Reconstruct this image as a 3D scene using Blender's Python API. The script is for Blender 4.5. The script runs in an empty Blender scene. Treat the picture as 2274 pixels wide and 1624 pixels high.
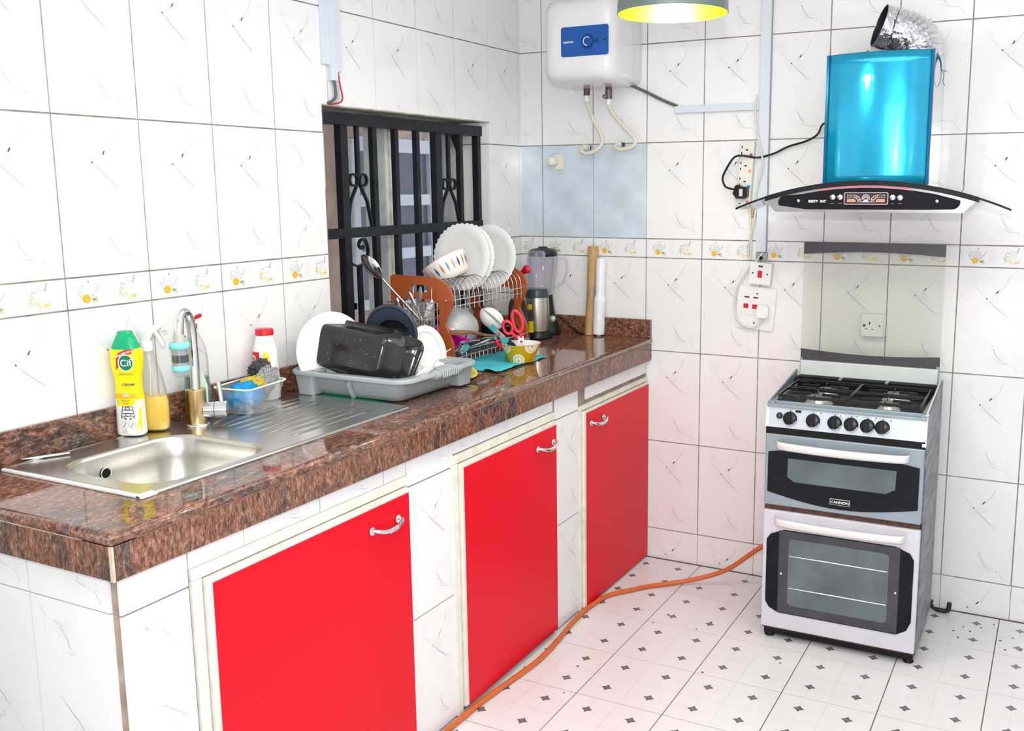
import bpy, bmesh, math, random
from mathutils import Vector, Matrix, geometry, noise
PI = math.pi
random.seed(7)
SC = bpy.context.scene
COL = SC.collection

# ------------------------------------------------------------------ camera, world, lights, exposure
cam_d = bpy.data.cameras.new('camera'); cam = bpy.data.objects.new('camera', cam_d); COL.objects.link(cam)
cam_d.sensor_width = 36.0; cam_d.lens = 2153.97 * 36 / 2274
cam_d.shift_x = (1137 - 1274.63) / 2274; cam_d.shift_y = (769.71 - 812) / 2274
cam_d.clip_start = .02
_yaw, _pit, _rol = -0.4702, -0.1622, -0.0055
_F = Vector((math.sin(_yaw) * math.cos(_pit), math.cos(_yaw) * math.cos(_pit), math.sin(_pit)))
_R0 = Vector((math.cos(_yaw), -math.sin(_yaw), 0)); _U0 = _R0.cross(_F)
_R = _R0 * math.cos(_rol) + _U0 * math.sin(_rol); _U = -_R0 * math.sin(_rol) + _U0 * math.cos(_rol)
_M = Matrix((_R, _U, -_F)).transposed().to_4x4(); _M.translation = Vector((2.2114, -3.842, 1.6324))
cam.matrix_world = _M
SC.camera = cam
VS = SC.view_settings
VS.view_transform = 'Standard'; VS.look = 'None'; VS.gamma = 1.0; VS.use_curve_mapping = False
VS.exposure = 0.0

wd = bpy.data.worlds.new('world'); SC.world = wd; wd.use_nodes = True
wd.node_tree.nodes['Background'].inputs[0].default_value = (.80, .88, 1, 1)
wd.node_tree.nodes['Background'].inputs[1].default_value = 1.1

def area_light(name, loc, target, sx, sy, power, col=(1, 1, 1)):
    l = bpy.data.lights.new(name, 'AREA'); l.shape = 'RECTANGLE'; l.size = sx; l.size_y = sy; l.energy = power; l.color = col
    o = bpy.data.objects.new(name, l); COL.objects.link(o); o.location = loc
    o.rotation_euler = (Vector(target) - Vector(loc)).to_track_quat('-Z', 'Y').to_euler()
    return o
area_light('camera_flash', (2.215, -3.86, 1.86), (.9, -.6, 1.05), .05, .05, 23, (1, .99, .97))
area_light('overhead_fill_light', (1.75, -2.3, 2.66), (1.75, -2.3, 0), 1.7, 2.6, 33, (1, .985, .97))  # added soft ambient fill from above, not a known ceiling fitting
area_light('rear_fill_light', (2.2, -4.5, 1.3), (.6, -1.0, .9), 1.4, 1.9, 21, (.95, .975, 1))  # added fill light behind the camera, brightens the left wall and sink end

# ------------------------------------------------------------------ materials
def new_mat(name):
    m = bpy.data.materials.new(name); m.use_nodes = True
    return m, m.node_tree, m.node_tree.nodes['Principled BSDF']
def setp(b, **k):
    for a, v in k.items():
        b.inputs[a.replace('_', ' ')].default_value = v
def mat(name, col, rough=.5, metal=0.0, spec=.5, var=.06, scale=12.0, bump=0.0, bscale=60.0, trans=0.0, ior=1.45, coat=0.0, alpha=1.0, emit=0.0, stretch=(1, 1, 1)):
    m, nt, b = new_mat(name); N = nt.nodes; L = nt.links
    setp(b, Roughness=rough, Metallic=metal, IOR=ior, Alpha=alpha)
    b.inputs['Specular IOR Level'].default_value = spec
    b.inputs['Transmission Weight'].default_value = trans
    b.inputs['Coat Weight'].default_value = coat
    tc = N.new('ShaderNodeTexCoord'); mp = N.new('ShaderNodeMapping'); mp.inputs['Scale'].default_value = stretch
    L.new(tc.outputs['Object'], mp.inputs['Vector'])
    nz = N.new('ShaderNodeTexNoise'); nz.inputs['Scale'].default_value = scale; nz.inputs['Detail'].default_value = 3
    L.new(mp.outputs['Vector'], nz.inputs['Vector'])
    rp = N.new('ShaderNodeValToRGB')
    c = tuple(col)[:3]
    rp.color_ramp.elements[0].position = .3; rp.color_ramp.elements[1].position = .7
    rp.color_ramp.elements[0].color = tuple(max(0, x * (1 - var)) for x in c) + (1,)
    rp.color_ramp.elements[1].color = tuple(min(1, x * (1 + var)) for x in c) + (1,)
    L.new(nz.outputs['Fac'], rp.inputs['Fac']); L.new(rp.outputs['Color'], b.inputs['Base Color'])
    if emit > 0:
        L.new(rp.outputs['Color'], b.inputs['Emission Color']); b.inputs['Emission Strength'].default_value = emit
    if bump > 0:
        n2 = N.new('ShaderNodeTexNoise'); n2.inputs['Scale'].default_value = bscale; n2.inputs['Detail'].default_value = 4
        L.new(mp.outputs['Vector'], n2.inputs['Vector'])
        bp = N.new('ShaderNodeBump'); bp.inputs['Strength'].default_value = bump; bp.inputs['Distance'].default_value = .01
        L.new(n2.outputs['Fac'], bp.inputs['Height']); L.new(bp.outputs['Normal'], b.inputs['Normal'])
    return m
def print_mat(name, rough=.12, spec=.5, coat=0.0):
    """colour printed on the piece itself, carried by its 'Col' attribute"""
    m, nt, b = new_mat(name); N = nt.nodes; L = nt.links
    a = N.new('ShaderNodeVertexColor'); a.layer_name = 'Col'
    nz = N.new('ShaderNodeTexNoise'); nz.inputs['Scale'].default_value = 5; tc = N.new('ShaderNodeTexCoord')
    L.new(tc.outputs['Object'], nz.inputs['Vector'])
    mr = N.new('ShaderNodeMapRange'); mr.inputs['To Min'].default_value = .965; mr.inputs['To Max'].default_value = 1.0
    L.new(nz.outputs['Fac'], mr.inputs['Value'])
    mx = N.new('ShaderNodeVectorMath'); mx.operation = 'SCALE'
    L.new(a.outputs['Color'], mx.inputs[0]); L.new(mr.outputs['Result'], mx.inputs['Scale'])
    L.new(mx.outputs['Vector'], b.inputs['Base Color'])
    setp(b, Roughness=rough); b.inputs['Specular IOR Level'].default_value = spec; b.inputs['Coat Weight'].default_value = coat
    return m
def granite_mat(name, rough=.07, streak=(1, 1, 1), rot=(0, 0, 0), dark=0.0):
    m, nt, b = new_mat(name); N = nt.nodes; L = nt.links
    tc = N.new('ShaderNodeTexCoord'); mp = N.new('ShaderNodeMapping'); mp.inputs['Scale'].default_value = streak; mp.inputs['Rotation'].default_value = rot
    L.new(tc.outputs['Object'], mp.inputs['Vector'])
    def nz(scale, det=5, dist=0.0, rough_=.6):
        n = N.new('ShaderNodeTexNoise'); n.inputs['Scale'].default_value = scale; n.inputs['Detail'].default_value = det
        n.inputs['Distortion'].default_value = dist; n.inputs['Roughness'].default_value = rough_
        L.new(mp.outputs['Vector'], n.inputs['Vector']); return n
    def ramp(src, pts):
        r = N.new('ShaderNodeValToRGB'); e = r.color_ramp.elements
        while len(e) < len(pts): e.new(.5)
        for i, (p, c) in enumerate(pts): e[i].position = p; e[i].color = tuple(c) + (1,)
        L.new(src, r.inputs['Fac']); return r
    fine = nz(95, 6, .8, .75); mid = nz(11, 5, 1.6); big = nz(3.2, 4, .8)
    c1 = ramp(fine.outputs['Fac'], [(.32, (.018, .012, .010)), (.43, (.110, .045, .028)), (.54, (.27, .110, .062)), (.68, (.50, .29, .20))])
    c2 = ramp(fine.outputs['Fac'], [(.34, (.008, .007, .008)), (.5, (.055, .045, .042)), (.66, (.24, .20, .18))])
    f1 = ramp(mid.outputs['Fac'], [(.44 - dark, (0, 0, 0)), (.57 - dark, (1, 1, 1))])
    f2 = ramp(big.outputs['Fac'], [(.42, (.15, .15, .15)), (.62, (1, 1, 1))])
    mu = N.new('ShaderNodeMath'); mu.operation = 'MULTIPLY'; L.new(f1.outputs['Color'], mu.inputs[0]); L.new(f2.outputs['Color'], mu.inputs[1])
    mx = N.new('ShaderNodeMix'); mx.data_type = 'RGBA'
    L.new(mu.outputs[0], mx.inputs['Factor']); L.new(c1.outputs['Color'], mx.inputs['A']); L.new(c2.outputs['Color'], mx.inputs['B'])
    L.new(mx.outputs['Result'], b.inputs['Base Color'])
    setp(b, Roughness=rough); b.inputs['Specular IOR Level'].default_value = .6
    return m
def foil_mat(name, rough=.18):
    m = mat(name, (.82, .83, .85), rough, 1.0, bump=.9, bscale=55, var=.05)
    return m
def glass_mat(name, col=(1, 1, 1), rough=.03, ior=1.45, fac=.95):
    """thin clear plastic or glass: see-through, with a glossy skin that strengthens towards the edges; 1-fac = milkiness"""
    m, nt, b = new_mat(name); N = nt.nodes; L = nt.links
    nt.nodes.remove(b)
    tr = N.new('ShaderNodeBsdfTransparent'); gl = N.new('ShaderNodeBsdfGlossy'); di = N.new('ShaderNodeBsdfDiffuse')
    gl.inputs['Roughness'].default_value = rough; tr.inputs['Color'].default_value = tuple(col) + (1,); di.inputs['Color'].default_value = tuple(.9 * c for c in col) + (1,)
    lw = N.new('ShaderNodeLayerWeight'); lw.inputs['Blend'].default_value = .30
    mr = N.new('ShaderNodeMapRange'); mr.inputs['To Min'].default_value = .04; mr.inputs['To Max'].default_value = .75
    L.new(lw.outputs['Facing'], mr.inputs['Value'])
    mx = N.new('ShaderNodeMixShader'); L.new(mr.outputs['Result'], mx.inputs['Fac']); L.new(tr.outputs[0], mx.inputs[1]); L.new(gl.outputs[0], mx.inputs[2])
    m2 = N.new('ShaderNodeMixShader'); m2.inputs['Fac'].default_value = 1 - fac; L.new(mx.outputs[0], m2.inputs[1]); L.new(di.outputs[0], m2.inputs[2])
    L.new(m2.outputs[0], N['Material Output'].inputs['Surface'])
    return m

TILE = print_mat('glazed_tile', .10, .5)
TILE_BLUE = mat('blue_grey_marble_tile', (.60, .69, .77), .12, var=.12, scale=9)
FLOOR_TILE = print_mat('floor_tile_glaze', .22, .4)
PRINTED = print_mat('printed_plastic', .28, .5)
GROUT = mat('wall_grout', (.30, .29, .25), .9, var=.35, scale=20, spec=.1)
GROUT_F = mat('floor_grout', (.16, .14, .12), .9, var=.4, scale=15, spec=.1)
PLASTER = mat('painted_plaster', (.86, .86, .86), .7, var=.02, scale=3)
GRANITE = granite_mat('polished_red_brown_granite', .05, (1.0, .55, 1), (0, 0, .5))
GRANITE_F = granite_mat('granite_apron_vertical_grain', .14, (1.6, 1.6, .55), (.35, 0, 0), .01)
CREAM = mat('cream_painted_wood', (.78, .75, .66), .5, var=.10, scale=25, bump=.15, bscale=40)
RED = mat('red_laminate', (.72, .0005, .014), .38, var=.03, scale=3, spec=.28)
CHROME = mat('chrome', (.80, .80, .81), .12, 1.0, var=.03)
STEEL = mat('brushed_steel', (.62, .61, .58), .26, 1.0, var=.06, scale=30, stretch=(1, 12, 1))
STEEL_D = mat('sink_bowl_steel', (.60, .58, .54), .30, 1.0, var=.05, scale=80)
BRASS = mat('worn_brass', (.62, .45, .22), .25, 1.0, var=.25, scale=22)
WIRE = mat('wire_chrome', (.66, .66, .66), .22, 1.0, var=.05)
BLACK = mat('black_plastic', (.009, .010, .013), .28, var=.2, spec=.35)
BLACKM = mat('matt_black_paint', (.016, .018, .022), .5, var=.3, bump=.1)
IRON = mat('black_iron_grille_paint', (.010, .012, .017), .42, var=.3, bump=.2, spec=.3)
ENAMEL = mat('black_enamel', (.018, .018, .020), .12, var=.4, scale=8, bump=.05, bscale=30)
WHITE = mat('white_plastic', (.84, .84, .83), .3, var=.02)
IVORY = mat('ivory_plastic', (.78, .76, .68), .35, var=.05)
CERAMIC = mat('white_ceramic', (.88, .88, .88), .12, var=.01, coat=.3)
GREYP = mat('grey_tray_plastic', (.36, .39, .41), .35, var=.05, scale=6)
CLEAR = glass_mat('clear_plastic')
CLEARP = glass_mat('clear_lilac_plastic', (.92, .91, .97), fac=.90)

# ------------------------------------------------------------------ mesh helpers
def lerp(a, b, t): return a + (b - a) * t
def cr(P, n=6, closed=False):
    """Catmull-Rom through the points"""
    P = [Vector(p) for p in P]; out = []; m = len(P)
    rng = m if closed else m - 1
    for i in range(rng):
        if closed: a, b, c, d = P[(i - 1) % m], P[i], P[(i + 1) % m], P[(i + 2) % m]
        else: a, b, c, d = P[max(i - 1, 0)], P[i], P[i + 1], P[min(i + 2, m - 1)]
        for k in range(n):
            t = k / n
            out.append(.5 * ((2 * b) + (c - a) * t + (2 * a - 5 * b + 4 * c - d) * t * t + (3 * b - a - 3 * c + d) * t ** 3))
    if not closed: out.append(P[-1])
    return out
def rrect(x0, x1, y0, y1, r, n=5):
    """rounded rectangle, counter-clockwise"""
    P = []
    for cx, cy, a in ((x1 - r, y1 - r, 0), (x0 + r, y1 - r, PI / 2), (x0 + r, y0 + r, PI), (x1 - r, y0 + r, 1.5 * PI)):
        for k in range(n + 1):
            t = a + PI / 2 * k / n; P.append((cx + r * math.cos(t), cy + r * math.sin(t)))
    return P
def circ(r, n=24, cx=0, cy=0, ry=None, a0=0):
    ry = r if ry is None else ry
    return [(cx + r * math.cos(a0 + 2 * PI * k / n), cy + ry * math.sin(a0 + 2 * PI * k / n)) for k in range(n)]
class MB:
    def __init__(s): s.v = []; s.f = []; s.m = []; s.s = []; s.c = None; s.T = Matrix.Identity(4)
    def add(s, V, Fc, m=0, sm=False, cols=None):
        o = len(s.v); s.v += [s.T @ Vector(p) for p in V]
        for f in Fc: s.f.append([i + o for i in f]); s.m.append(m); s.s.append(sm)
        if cols is not None:
            if s.c is None: s.c = [(.86, .86, .86)] * o
            s.c += cols
        elif s.c is not None: s.c += [(.86, .86, .86)] * len(V)
        return s
    def box(s, x0, x1, y0, y1, z0, z1, m=0, col=None):
        V = [(x, y, z) for x in (x0, x1) for y in (y0, y1) for z in (z0, z1)]
        return s.add(V, [(0, 1, 3, 2), (4, 6, 7, 5), (0, 4, 5, 1), (2, 3, 7, 6), (0, 2, 6, 4), (1, 5, 7, 3)], m, cols=[col] * 8 if col else None)
    def loft(s, rings, m=0, sm=True, cap=True, closed=True, col=None):
        n = len(rings[0]); V = [p for r in rings for p in r]; Fc = []
        for i in range(len(rings) - 1):
            for j in range(n if closed else n - 1):
                a = i * n + j; b = i * n + (j + 1) % n
                Fc.append((a, b, b + n, a + n))
        s.add(V, Fc, m, sm, [col] * len(V) if col else None)
        if cap and closed:
            for r, rev in ((rings[0], True), (rings[-1], False)):
                s.add(r, [list(range(n))[::-1] if rev else list(range(n))], m, False, [col] * n if col else None)
        return s
    def lathe(s, prof, n=24, m=0, c=(0, 0, 0), cap=True, sm=True, ell=1.0, ax='z', col=None):
        rings = []
        for r, z in prof:
            R_ = []
            for k in range(n):
                t = 2 * PI * k / n; x, y = r * math.cos(t), r * math.sin(t) * ell
                p = (x, y, z) if ax == 'z' else ((z, x, y) if ax == 'x' else (y, z, x))
                R_.append((c[0] + p[0], c[1] + p[1], c[2] + p[2]))
            rings.append(R_)
        return s.loft(rings, m, sm, cap, col=col)
    def tube(s, P, r, n=8, m=0, cap=True, closed=False, sm=True, col=None):
        P = [Vector(p) for p in P]; k = len(P); rings = []
        prev = None
        for i in range(k):
            if closed: d = P[(i + 1) % k] - P[i - 1]
            else: d = P[min(i + 1, k - 1)] - P[max(i - 1, 0)]
            if d.length < 1e-9: d = Vector((0, 0, 1))
            d.normalize()
            if prev is None: a = d.orthogonal().normalized()
            else:
                a = prev - d * prev.dot(d)
                a = a.normalized() if a.length > 1e-6 else d.orthogonal().normalized()
            prev = a; b = d.cross(a); ri = r[i] if isinstance(r, (list, tuple)) else r
            rings.append([tuple(P[i] + (a * math.cos(2 * PI * j / n) + b * math.sin(2 * PI * j / n)) * ri) for j in range(n)])
        if closed: rings.append(rings[0]); cap = False
        return s.loft(rings, m, sm, cap, col=col)
    def bar(s, a, b, r, n=6, m=0): return s.tube([a, b], r, n, m)
    def prism(s, poly, z0, z1, m=0, sm=False, col=None):
        return s.loft([[(x, y, z0) for x, y in poly], [(x, y, z1) for x, y in poly]], m, sm, True, col=col)
    def plate(s, outer, holes, z0, z1, m=0):
        """flat plate with holes; outer/holes are 2-D loops"""
        loops = [outer] + holes; pts = [p for l in loops for p in l]
        tris = geometry.tessellate_polygon([[Vector((p[0], p[1], 0)) for p in l] for l in loops])
        V = [(x, y, z0) for x, y in pts] + [(x, y, z1) for x, y in pts]; n = len(pts); Fc = []
        for t in tris: Fc.append(tuple(t)); Fc.append(tuple(i + n for i in reversed(t)))
        o = 0
        for l in loops:
            k = len(l)
            for j in range(k): a = o + j; b = o + (j + 1) % k; Fc.append((a, b, b + n, a + n))
            o += k
        return s.add(V, Fc, m)
    def ribbon(s, P, w, col, z=.0002, m=0, base=(.86, .86, .86), a=1.0, soft=True):
        """soft-edged printed stroke in the u,v plane, coloured by attribute; fades at both ends"""
        P = [Vector((p[0], p[1], 0)) for p in P]; k = len(P); V = []; C = []
        for i in range(k):
            d = P[min(i + 1, k - 1)] - P[max(i - 1, 0)]; d.normalize(); q = Vector((-d.y, d.x, 0))
            ww = w * (.35 + .65 * math.sin(PI * (i + .5) / k)) if soft else w
            al = a * (min(1, 2.2 * math.sin(PI * (i + .001) / (k - 1))) if soft else 1)
            mid = tuple(lerp(base[j], col[j], al) for j in range(3)); e = base if soft else mid
            for t, c_ in ((-1, e), (0, mid), (1, e)):
                pp = P[i] + q * ww * t; V.append((pp.x, pp.y, z)); C.append(c_)
        Fc = []
        for i in range(k - 1):
            for t in (0, 1): a_ = i * 3 + t; Fc.append((a_, a_ + 3, a_ + 4, a_ + 1))
        return s.add(V, Fc, m, False, C)
    def disc(s, cx, cy, rx, ry, col, z=.0002, m=0, n=10, edge=None, base=(.86, .86, .86)):
        V = [(cx, cy, z)] + [(cx + rx * math.cos(2 * PI * k / n), cy + ry * math.sin(2 * PI * k / n), z) for k in range(n)]
        return s.add(V, [(0, 1 + k, 1 + (k + 1) % n) for k in range(n)], m, False, [col] + [edge or col] * n)
    def poly(s, P, col, z=.0002, m=0):
        return s.add([(x, y, z) for x, y in P], [list(range(len(P)))], m, False, [col] * len(P))
    def mesh(s, name, mats, fix=True):
        me = bpy.data.meshes.new(name); me.from_pydata([tuple(p) for p in s.v], [], s.f)
        for m_ in (mats if isinstance(mats, (list, tuple)) else [mats]): me.materials.append(m_)
        me.polygons.foreach_set('material_index', s.m); me.polygons.foreach_set('use_smooth', s.s)
        if s.c is not None:
            at = me.color_attributes.new('Col', 'FLOAT_COLOR', 'POINT')
            for i, c_ in enumerate(s.c): at.data[i].color = tuple(c_)[:3] + (1,)
        if fix and s.c is None:
            b = bmesh.new(); b.from_mesh(me); bmesh.ops.recalc_face_normals(b, faces=b.faces); b.to_mesh(me); b.free()
        me.update(); return me
def link(name, me, parent=None, loc=None, rot=None, bevel=0.0, seg=2, sub=0, solid=0.0):
    o = bpy.data.objects.new(name, me); COL.objects.link(o)
    if parent is not None: o.parent = parent
    if loc is not None: o.location = loc
    if rot is not None: o.rotation_euler = rot
    if solid: md = o.modifiers.new('solidify', 'SOLIDIFY'); md.thickness = solid; md.offset = 0
    if bevel: md = o.modifiers.new('bevel', 'BEVEL'); md.width = bevel; md.segments = seg; md.limit_method = 'ANGLE'; md.angle_limit = math.radians(35)
    if sub: md = o.modifiers.new('subsurf', 'SUBSURF'); md.levels = sub; md.render_levels = sub
    return o
def obj(name, mb, mats, parent=None, **k): return link(name, mb.mesh(name, mats), parent, **k)
def tag(o, label=None, cat=None, group=None, kind=None):
    if label: o['label'] = label
    if cat: o['category'] = cat
    if group: o['group'] = group
    if kind: o['kind'] = kind
    return o
def thing(name, label, cat, loc=(0, 0, 0), rot=(0, 0, 0), group=None):
    o = bpy.data.objects.new(name, None); COL.objects.link(o); o.location = loc; o.rotation_euler = rot; o.empty_display_size = .05
    return tag(o, label, cat, group)
def copy_tree(o, parent=None):
    c = o.copy(); COL.objects.link(c)
    if parent is not None: c.parent = parent
    for ch in list(o.children): copy_tree(ch, c)
    return c
def text(name, body, size, m, parent, loc, rot=(0, 0, 0), depth=.0004, sx=1.0, bold=0.0, align='CENTER', mtx=None):
    cu = bpy.data.curves.new(name, 'FONT'); cu.body = body; cu.size = size; cu.align_x = align; cu.align_y = 'CENTER'
    cu.extrude = depth; cu.offset = bold; cu.resolution_u = 3
    t = bpy.data.objects.new(name, cu); COL.objects.link(t)
    dg = bpy.context.evaluated_depsgraph_get(); me = bpy.data.meshes.new_from_object(t.evaluated_get(dg))
    bpy.data.objects.remove(t); bpy.data.curves.remove(cu)
    me.materials.clear(); me.materials.append(m)
    o = link(name, me, parent, loc, rot); o.scale = (sx, 1, 1)
    return o
def txt_on_tube(o, R_, ell=1.0): pass

# ------------------------------------------------------------------ wall tiles
WT = (.86, .855, .86)
VC = (.42, .42, .50)
def veins(mb, w=.25, h=.40, flip=False):
    def P(*uv):
        return [((1 - a) * w if flip else a * w, b * h if flip else (1 - b) * h) for a, b in uv]
    R_ = mb.ribbon
    mb.disc(*P((.24, .12))[0], .028, .022, (.80, .795, .815), .00012, edge=WT)
    mb.disc(*P((.46, .31))[0], .045, .035, (.80, .80, .82), .00012, edge=WT)
    mb.disc(*P((.60, .86))[0], .050, .030, (.81, .81, .825), .00012, edge=WT)
    R_(P((.73, .05), (.69, .10), (.66, .15), (.60, .19)), .0022, VC, base=WT, a=.65)
    R_(P((.66, .17), (.58, .215), (.52, .23), (.47, .27)), 0.0045, (.55, .55, .61), base=WT, a=.7)
    R_(P((.56, .21), (.53, .25), (.51, .27)), .0024, VC, base=WT, a=.7)
    R_(P((.60, .28), (.55, .31), (.52, .34)), .0026, VC, base=WT, a=.55)
    R_(P((.76, .115), (.81, .095), (.85, .115)), .0018, VC, base=WT, a=.45)
    R_(P((.84, .08), (.88, .10), (.91, .115)), .0018, VC, base=WT, a=.35)
    R_(P((.18, .16), (.27, .19), (.34, .24), (.42, .29)), .0035, (.60, .60, .66), base=WT, a=.55)
    R_(P((.40, .28), (.46, .315), (.50, .345), (.58, .385), (.66, .43), (.75, .47)), .0030, VC, base=WT, a=.95)
    R_(P((.46, .735), (.53, .72), (.58, .725)), .0024, VC, base=WT, a=.6)
    R_(P((.50, .735), (.545, .755), (.56, .79), (.62, .84), (.68, .865)), .0034, VC, base=WT, a=.8)
    R_(P((.56, .85), (.62, .865), (.70, .88), (.78, .885)), .0026, VC, base=WT, a=.7)
    R_(P((.76, .875), (.83, .90), (.87, .94), (.91, .98)), .0022, VC, base=WT, a=.5)
    R_(P((.86, .76), (.83, .82), (.85, .88), (.89, .93)), .0030, (.66, .66, .72), base=WT, a=.35)
    R_(P((.04, .70), (.14, .73), (.25, .735)), .0040, (.66, .66, .72), base=WT, a=.35)
def teapots(mb, w=.25, h=.08):
    """printed frieze: teapot with an orange, a faint text patch, a cup with slices, two fine rules"""
    G = (.55, .55, .62); LG = (.72, .71, .73)
    for v in (.0045, .0755): mb.poly([(0, v - .0006), (w, v - .0006), (w, v + .0006), (0, v + .0006)], (.45, .45, .50), .0006)
    for v in (.0085, .0715): mb.poly([(0, v - .0004), (w, v - .0004), (w, v + .0004), (0, v + .0004)], (.62, .62, .66), .0006)
    for k in range(6): mb.poly([(.006 + .0025 * (k % 2), .016 + k * .009), (.0085 + .0025 * (k % 2), .016 + k * .009), (.0085 + .0025 * (k % 2), .020 + k * .009), (.006 + .0025 * (k % 2), .020 + k * .009)], (.76, .75, .76), .0002)
    cx = .062
    mb.poly([(cx - .017, .030), (cx + .014, .030), (cx + .018, .042), (cx + .011, .057), (cx - .011, .057), (cx - .017, .044)], LG, .0002)
    mb.poly([(cx - .011, .0575), (cx + .011, .0575), (cx + .003, .0645), (cx - .003, .0645)], (.78, .77, .78), .0003)
    mb.disc(cx, .067, .0028, .0032, (.40, .40, .47), .0004)
    mb.ribbon([(cx + .015, .040), (cx + .022, .044), (cx + .025, .052), (cx + .029, .058)], .0017, G, .0003, base=WT, soft=False)
    mb.ribbon([(cx - .014, .054), (cx - .021, .058), (cx - .025, .050), (cx - .020, .040), (cx - .015, .036)], .0014, G, .0003, base=WT, soft=False)
    mb.ribbon([(cx - .030, .048), (cx - .025, .034), (cx - .017, .022)], .0016, (.50, .58, .46), .0003, base=WT, soft=False)
    mb.disc(cx - .008, .024, .0118, .0112, (.95, .52, .03), .0005, edge=(.90, .42, .02), n=14)
    for a, b, c_ in (((.006, .030), (.014, .034), (.40, .55, .25)), ((.004, .024), (.020, .020), (.35, .52, .22)), ((.008, .019), (.030, .014), (.58, .66, .40)), ((.014, .026), (.026, .022), (.45, .60, .35))):
        dx, dy = b[0] - a[0], b[1] - a[1]
        mb.poly([(cx + a[0], a[1]), (cx + (a[0] + b[0]) / 2 - dy * .25, (a[1] + b[1]) / 2 + dx * .25), (cx + b[0], b[1]), (cx + (a[0] + b[0]) / 2 + dy * .25, (a[1] + b[1]) / 2 - dx * .25)], c_, .0004)
    for i in range(4):
        for k in range(9):
            u = .104 + i * .0052; v = .018 + k * .0055
            mb.poly([(u, v), (u + .0030, v), (u + .0030, v + .0016), (u, v + .0016)], (.70, .66, .64), .0002)
    cx = .182
    mb.poly([(cx - .012, .030), (cx + .010, .030), (cx + .016, .056), (cx - .016, .056)], (.79, .79, .80), .0002)
    mb.ribbon([(cx - .016, .0565), (cx, .0585), (cx + .016, .0565)], .0009, G, .0003, base=WT, soft=False)
    mb.ribbon([(cx - .014, .052), (cx - .024, .054), (cx - .026, .045), (cx - .018, .039)], .0013, (.45, .45, .52), .0003, base=WT, soft=False)
    mb.ribbon([(cx + .011, .054), (cx + .015, .066), (cx + .017, .073)], .0020, (.42, .42, .50), .0004, base=WT, soft=False)
    mb.ribbon([(cx - .018, .024), (cx, .019), (cx + .020, .026), (cx + .023, .034)], .0012, LG, .0003, base=WT, soft=False)
    mb.disc(cx - .011, .034, .0085, .0105, (.82, .80, .74), .0005, edge=(.88, .78, .55), n=12)
    mb.poly([(cx - .018, .030), (cx - .011, .022), (cx - .001, .020), (cx - .006, .024)], (.93, .62, .15), .0006)
    mb.poly([(cx + .004, .022), (cx + .022, .024), (cx + .019, .016), (cx + .008, .014)], (.93, .60, .14), .0006)
    mb.poly([(cx - .008, .017), (cx + .002, .019), (cx + .001, .013), (cx - .005, .012)], (.92, .66, .28), .0006)
    for a, b in (((-.020, .034), (-.034, .040)), ((-.020, .030), (-.036, .028)), ((-.020, .027), (-.028, .018))):
        dx, dy = b[0] - a[0], b[1] - a[1]
        mb.poly([(cx + a[0], a[1]), (cx + (a[0] + b[0]) / 2 - dy * .25, (a[1] + b[1]) / 2 + dx * .25), (cx + b[0], b[1]), (cx + (a[0] + b[0]) / 2 + dy * .25, (a[1] + b[1]) / 2 - dx * .25)], (.52, .64, .38), .0004)
GAP = .0022
_tiles = {}
def tile_mesh(kind, u0, u1, v0, v1, flip=False, w=.25, h=.40):
    """tile body u0..u1 x v0..v1 of a w x h tile, origin at the full tile's lower left corner"""
    key = (kind, round(u0, 3), round(u1, 3), round(v0, 3), round(v1, 3), flip, h)
    if key in _tiles: return _tiles[key]
    mb = MB(); col = WT
    mb.box(u0 + (GAP if u0 <= 0 else 0), u1 - (GAP if u1 >= w else 0), v0 + (GAP if v0 <= 0 else 0), v1 - (GAP if v1 >= h else 0), -.006, 0, col=col)
    if kind in ('marble', 'frieze'):
        d = MB(); d.c = []
        veins(d, w, h, flip) if kind == 'marble' else teapots(d, w, h)
        keep = [i for i, f in enumerate(d.f) if all(u0 + GAP < d.v[j].x < u1 - GAP and v0 + GAP < d.v[j].y < v1 - GAP for j in f)]
        if keep:
            used = sorted({j for i in keep for j in d.f[i]}); mp_ = {j: k for k, j in enumerate(used)}
            mb.add([d.v[j] for j in used], [[mp_[j] for j in d.f[i]] for i in keep], 0, False, [d.c[j] for j in used])
    me = mb.mesh('tile', TILE_BLUE if kind == 'blue' else TILE, fix=False); _tiles[key] = me; return me
ORI = {'back': Matrix(((1, 0, 0), (0, 0, -1), (0, 1, 0))), 'left': Matrix(((0, 0, 1), (1, 0, 0), (0, 1, 0)))}
def put_tile(parent, wall, u, v, plane, kind='marble', cu=(0, .25), cv=(0, .40), flip=False, w=.25, h=.40):
    me = tile_mesh(kind, cu[0], cu[1], cv[0], cv[1], flip, w, h)
    o = link('tile', me, parent)
    o.rotation_euler = ORI[wall].to_euler()
    o.location = (u, plane, v) if wall == 'back' else (plane, u, v)
    return o
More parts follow.
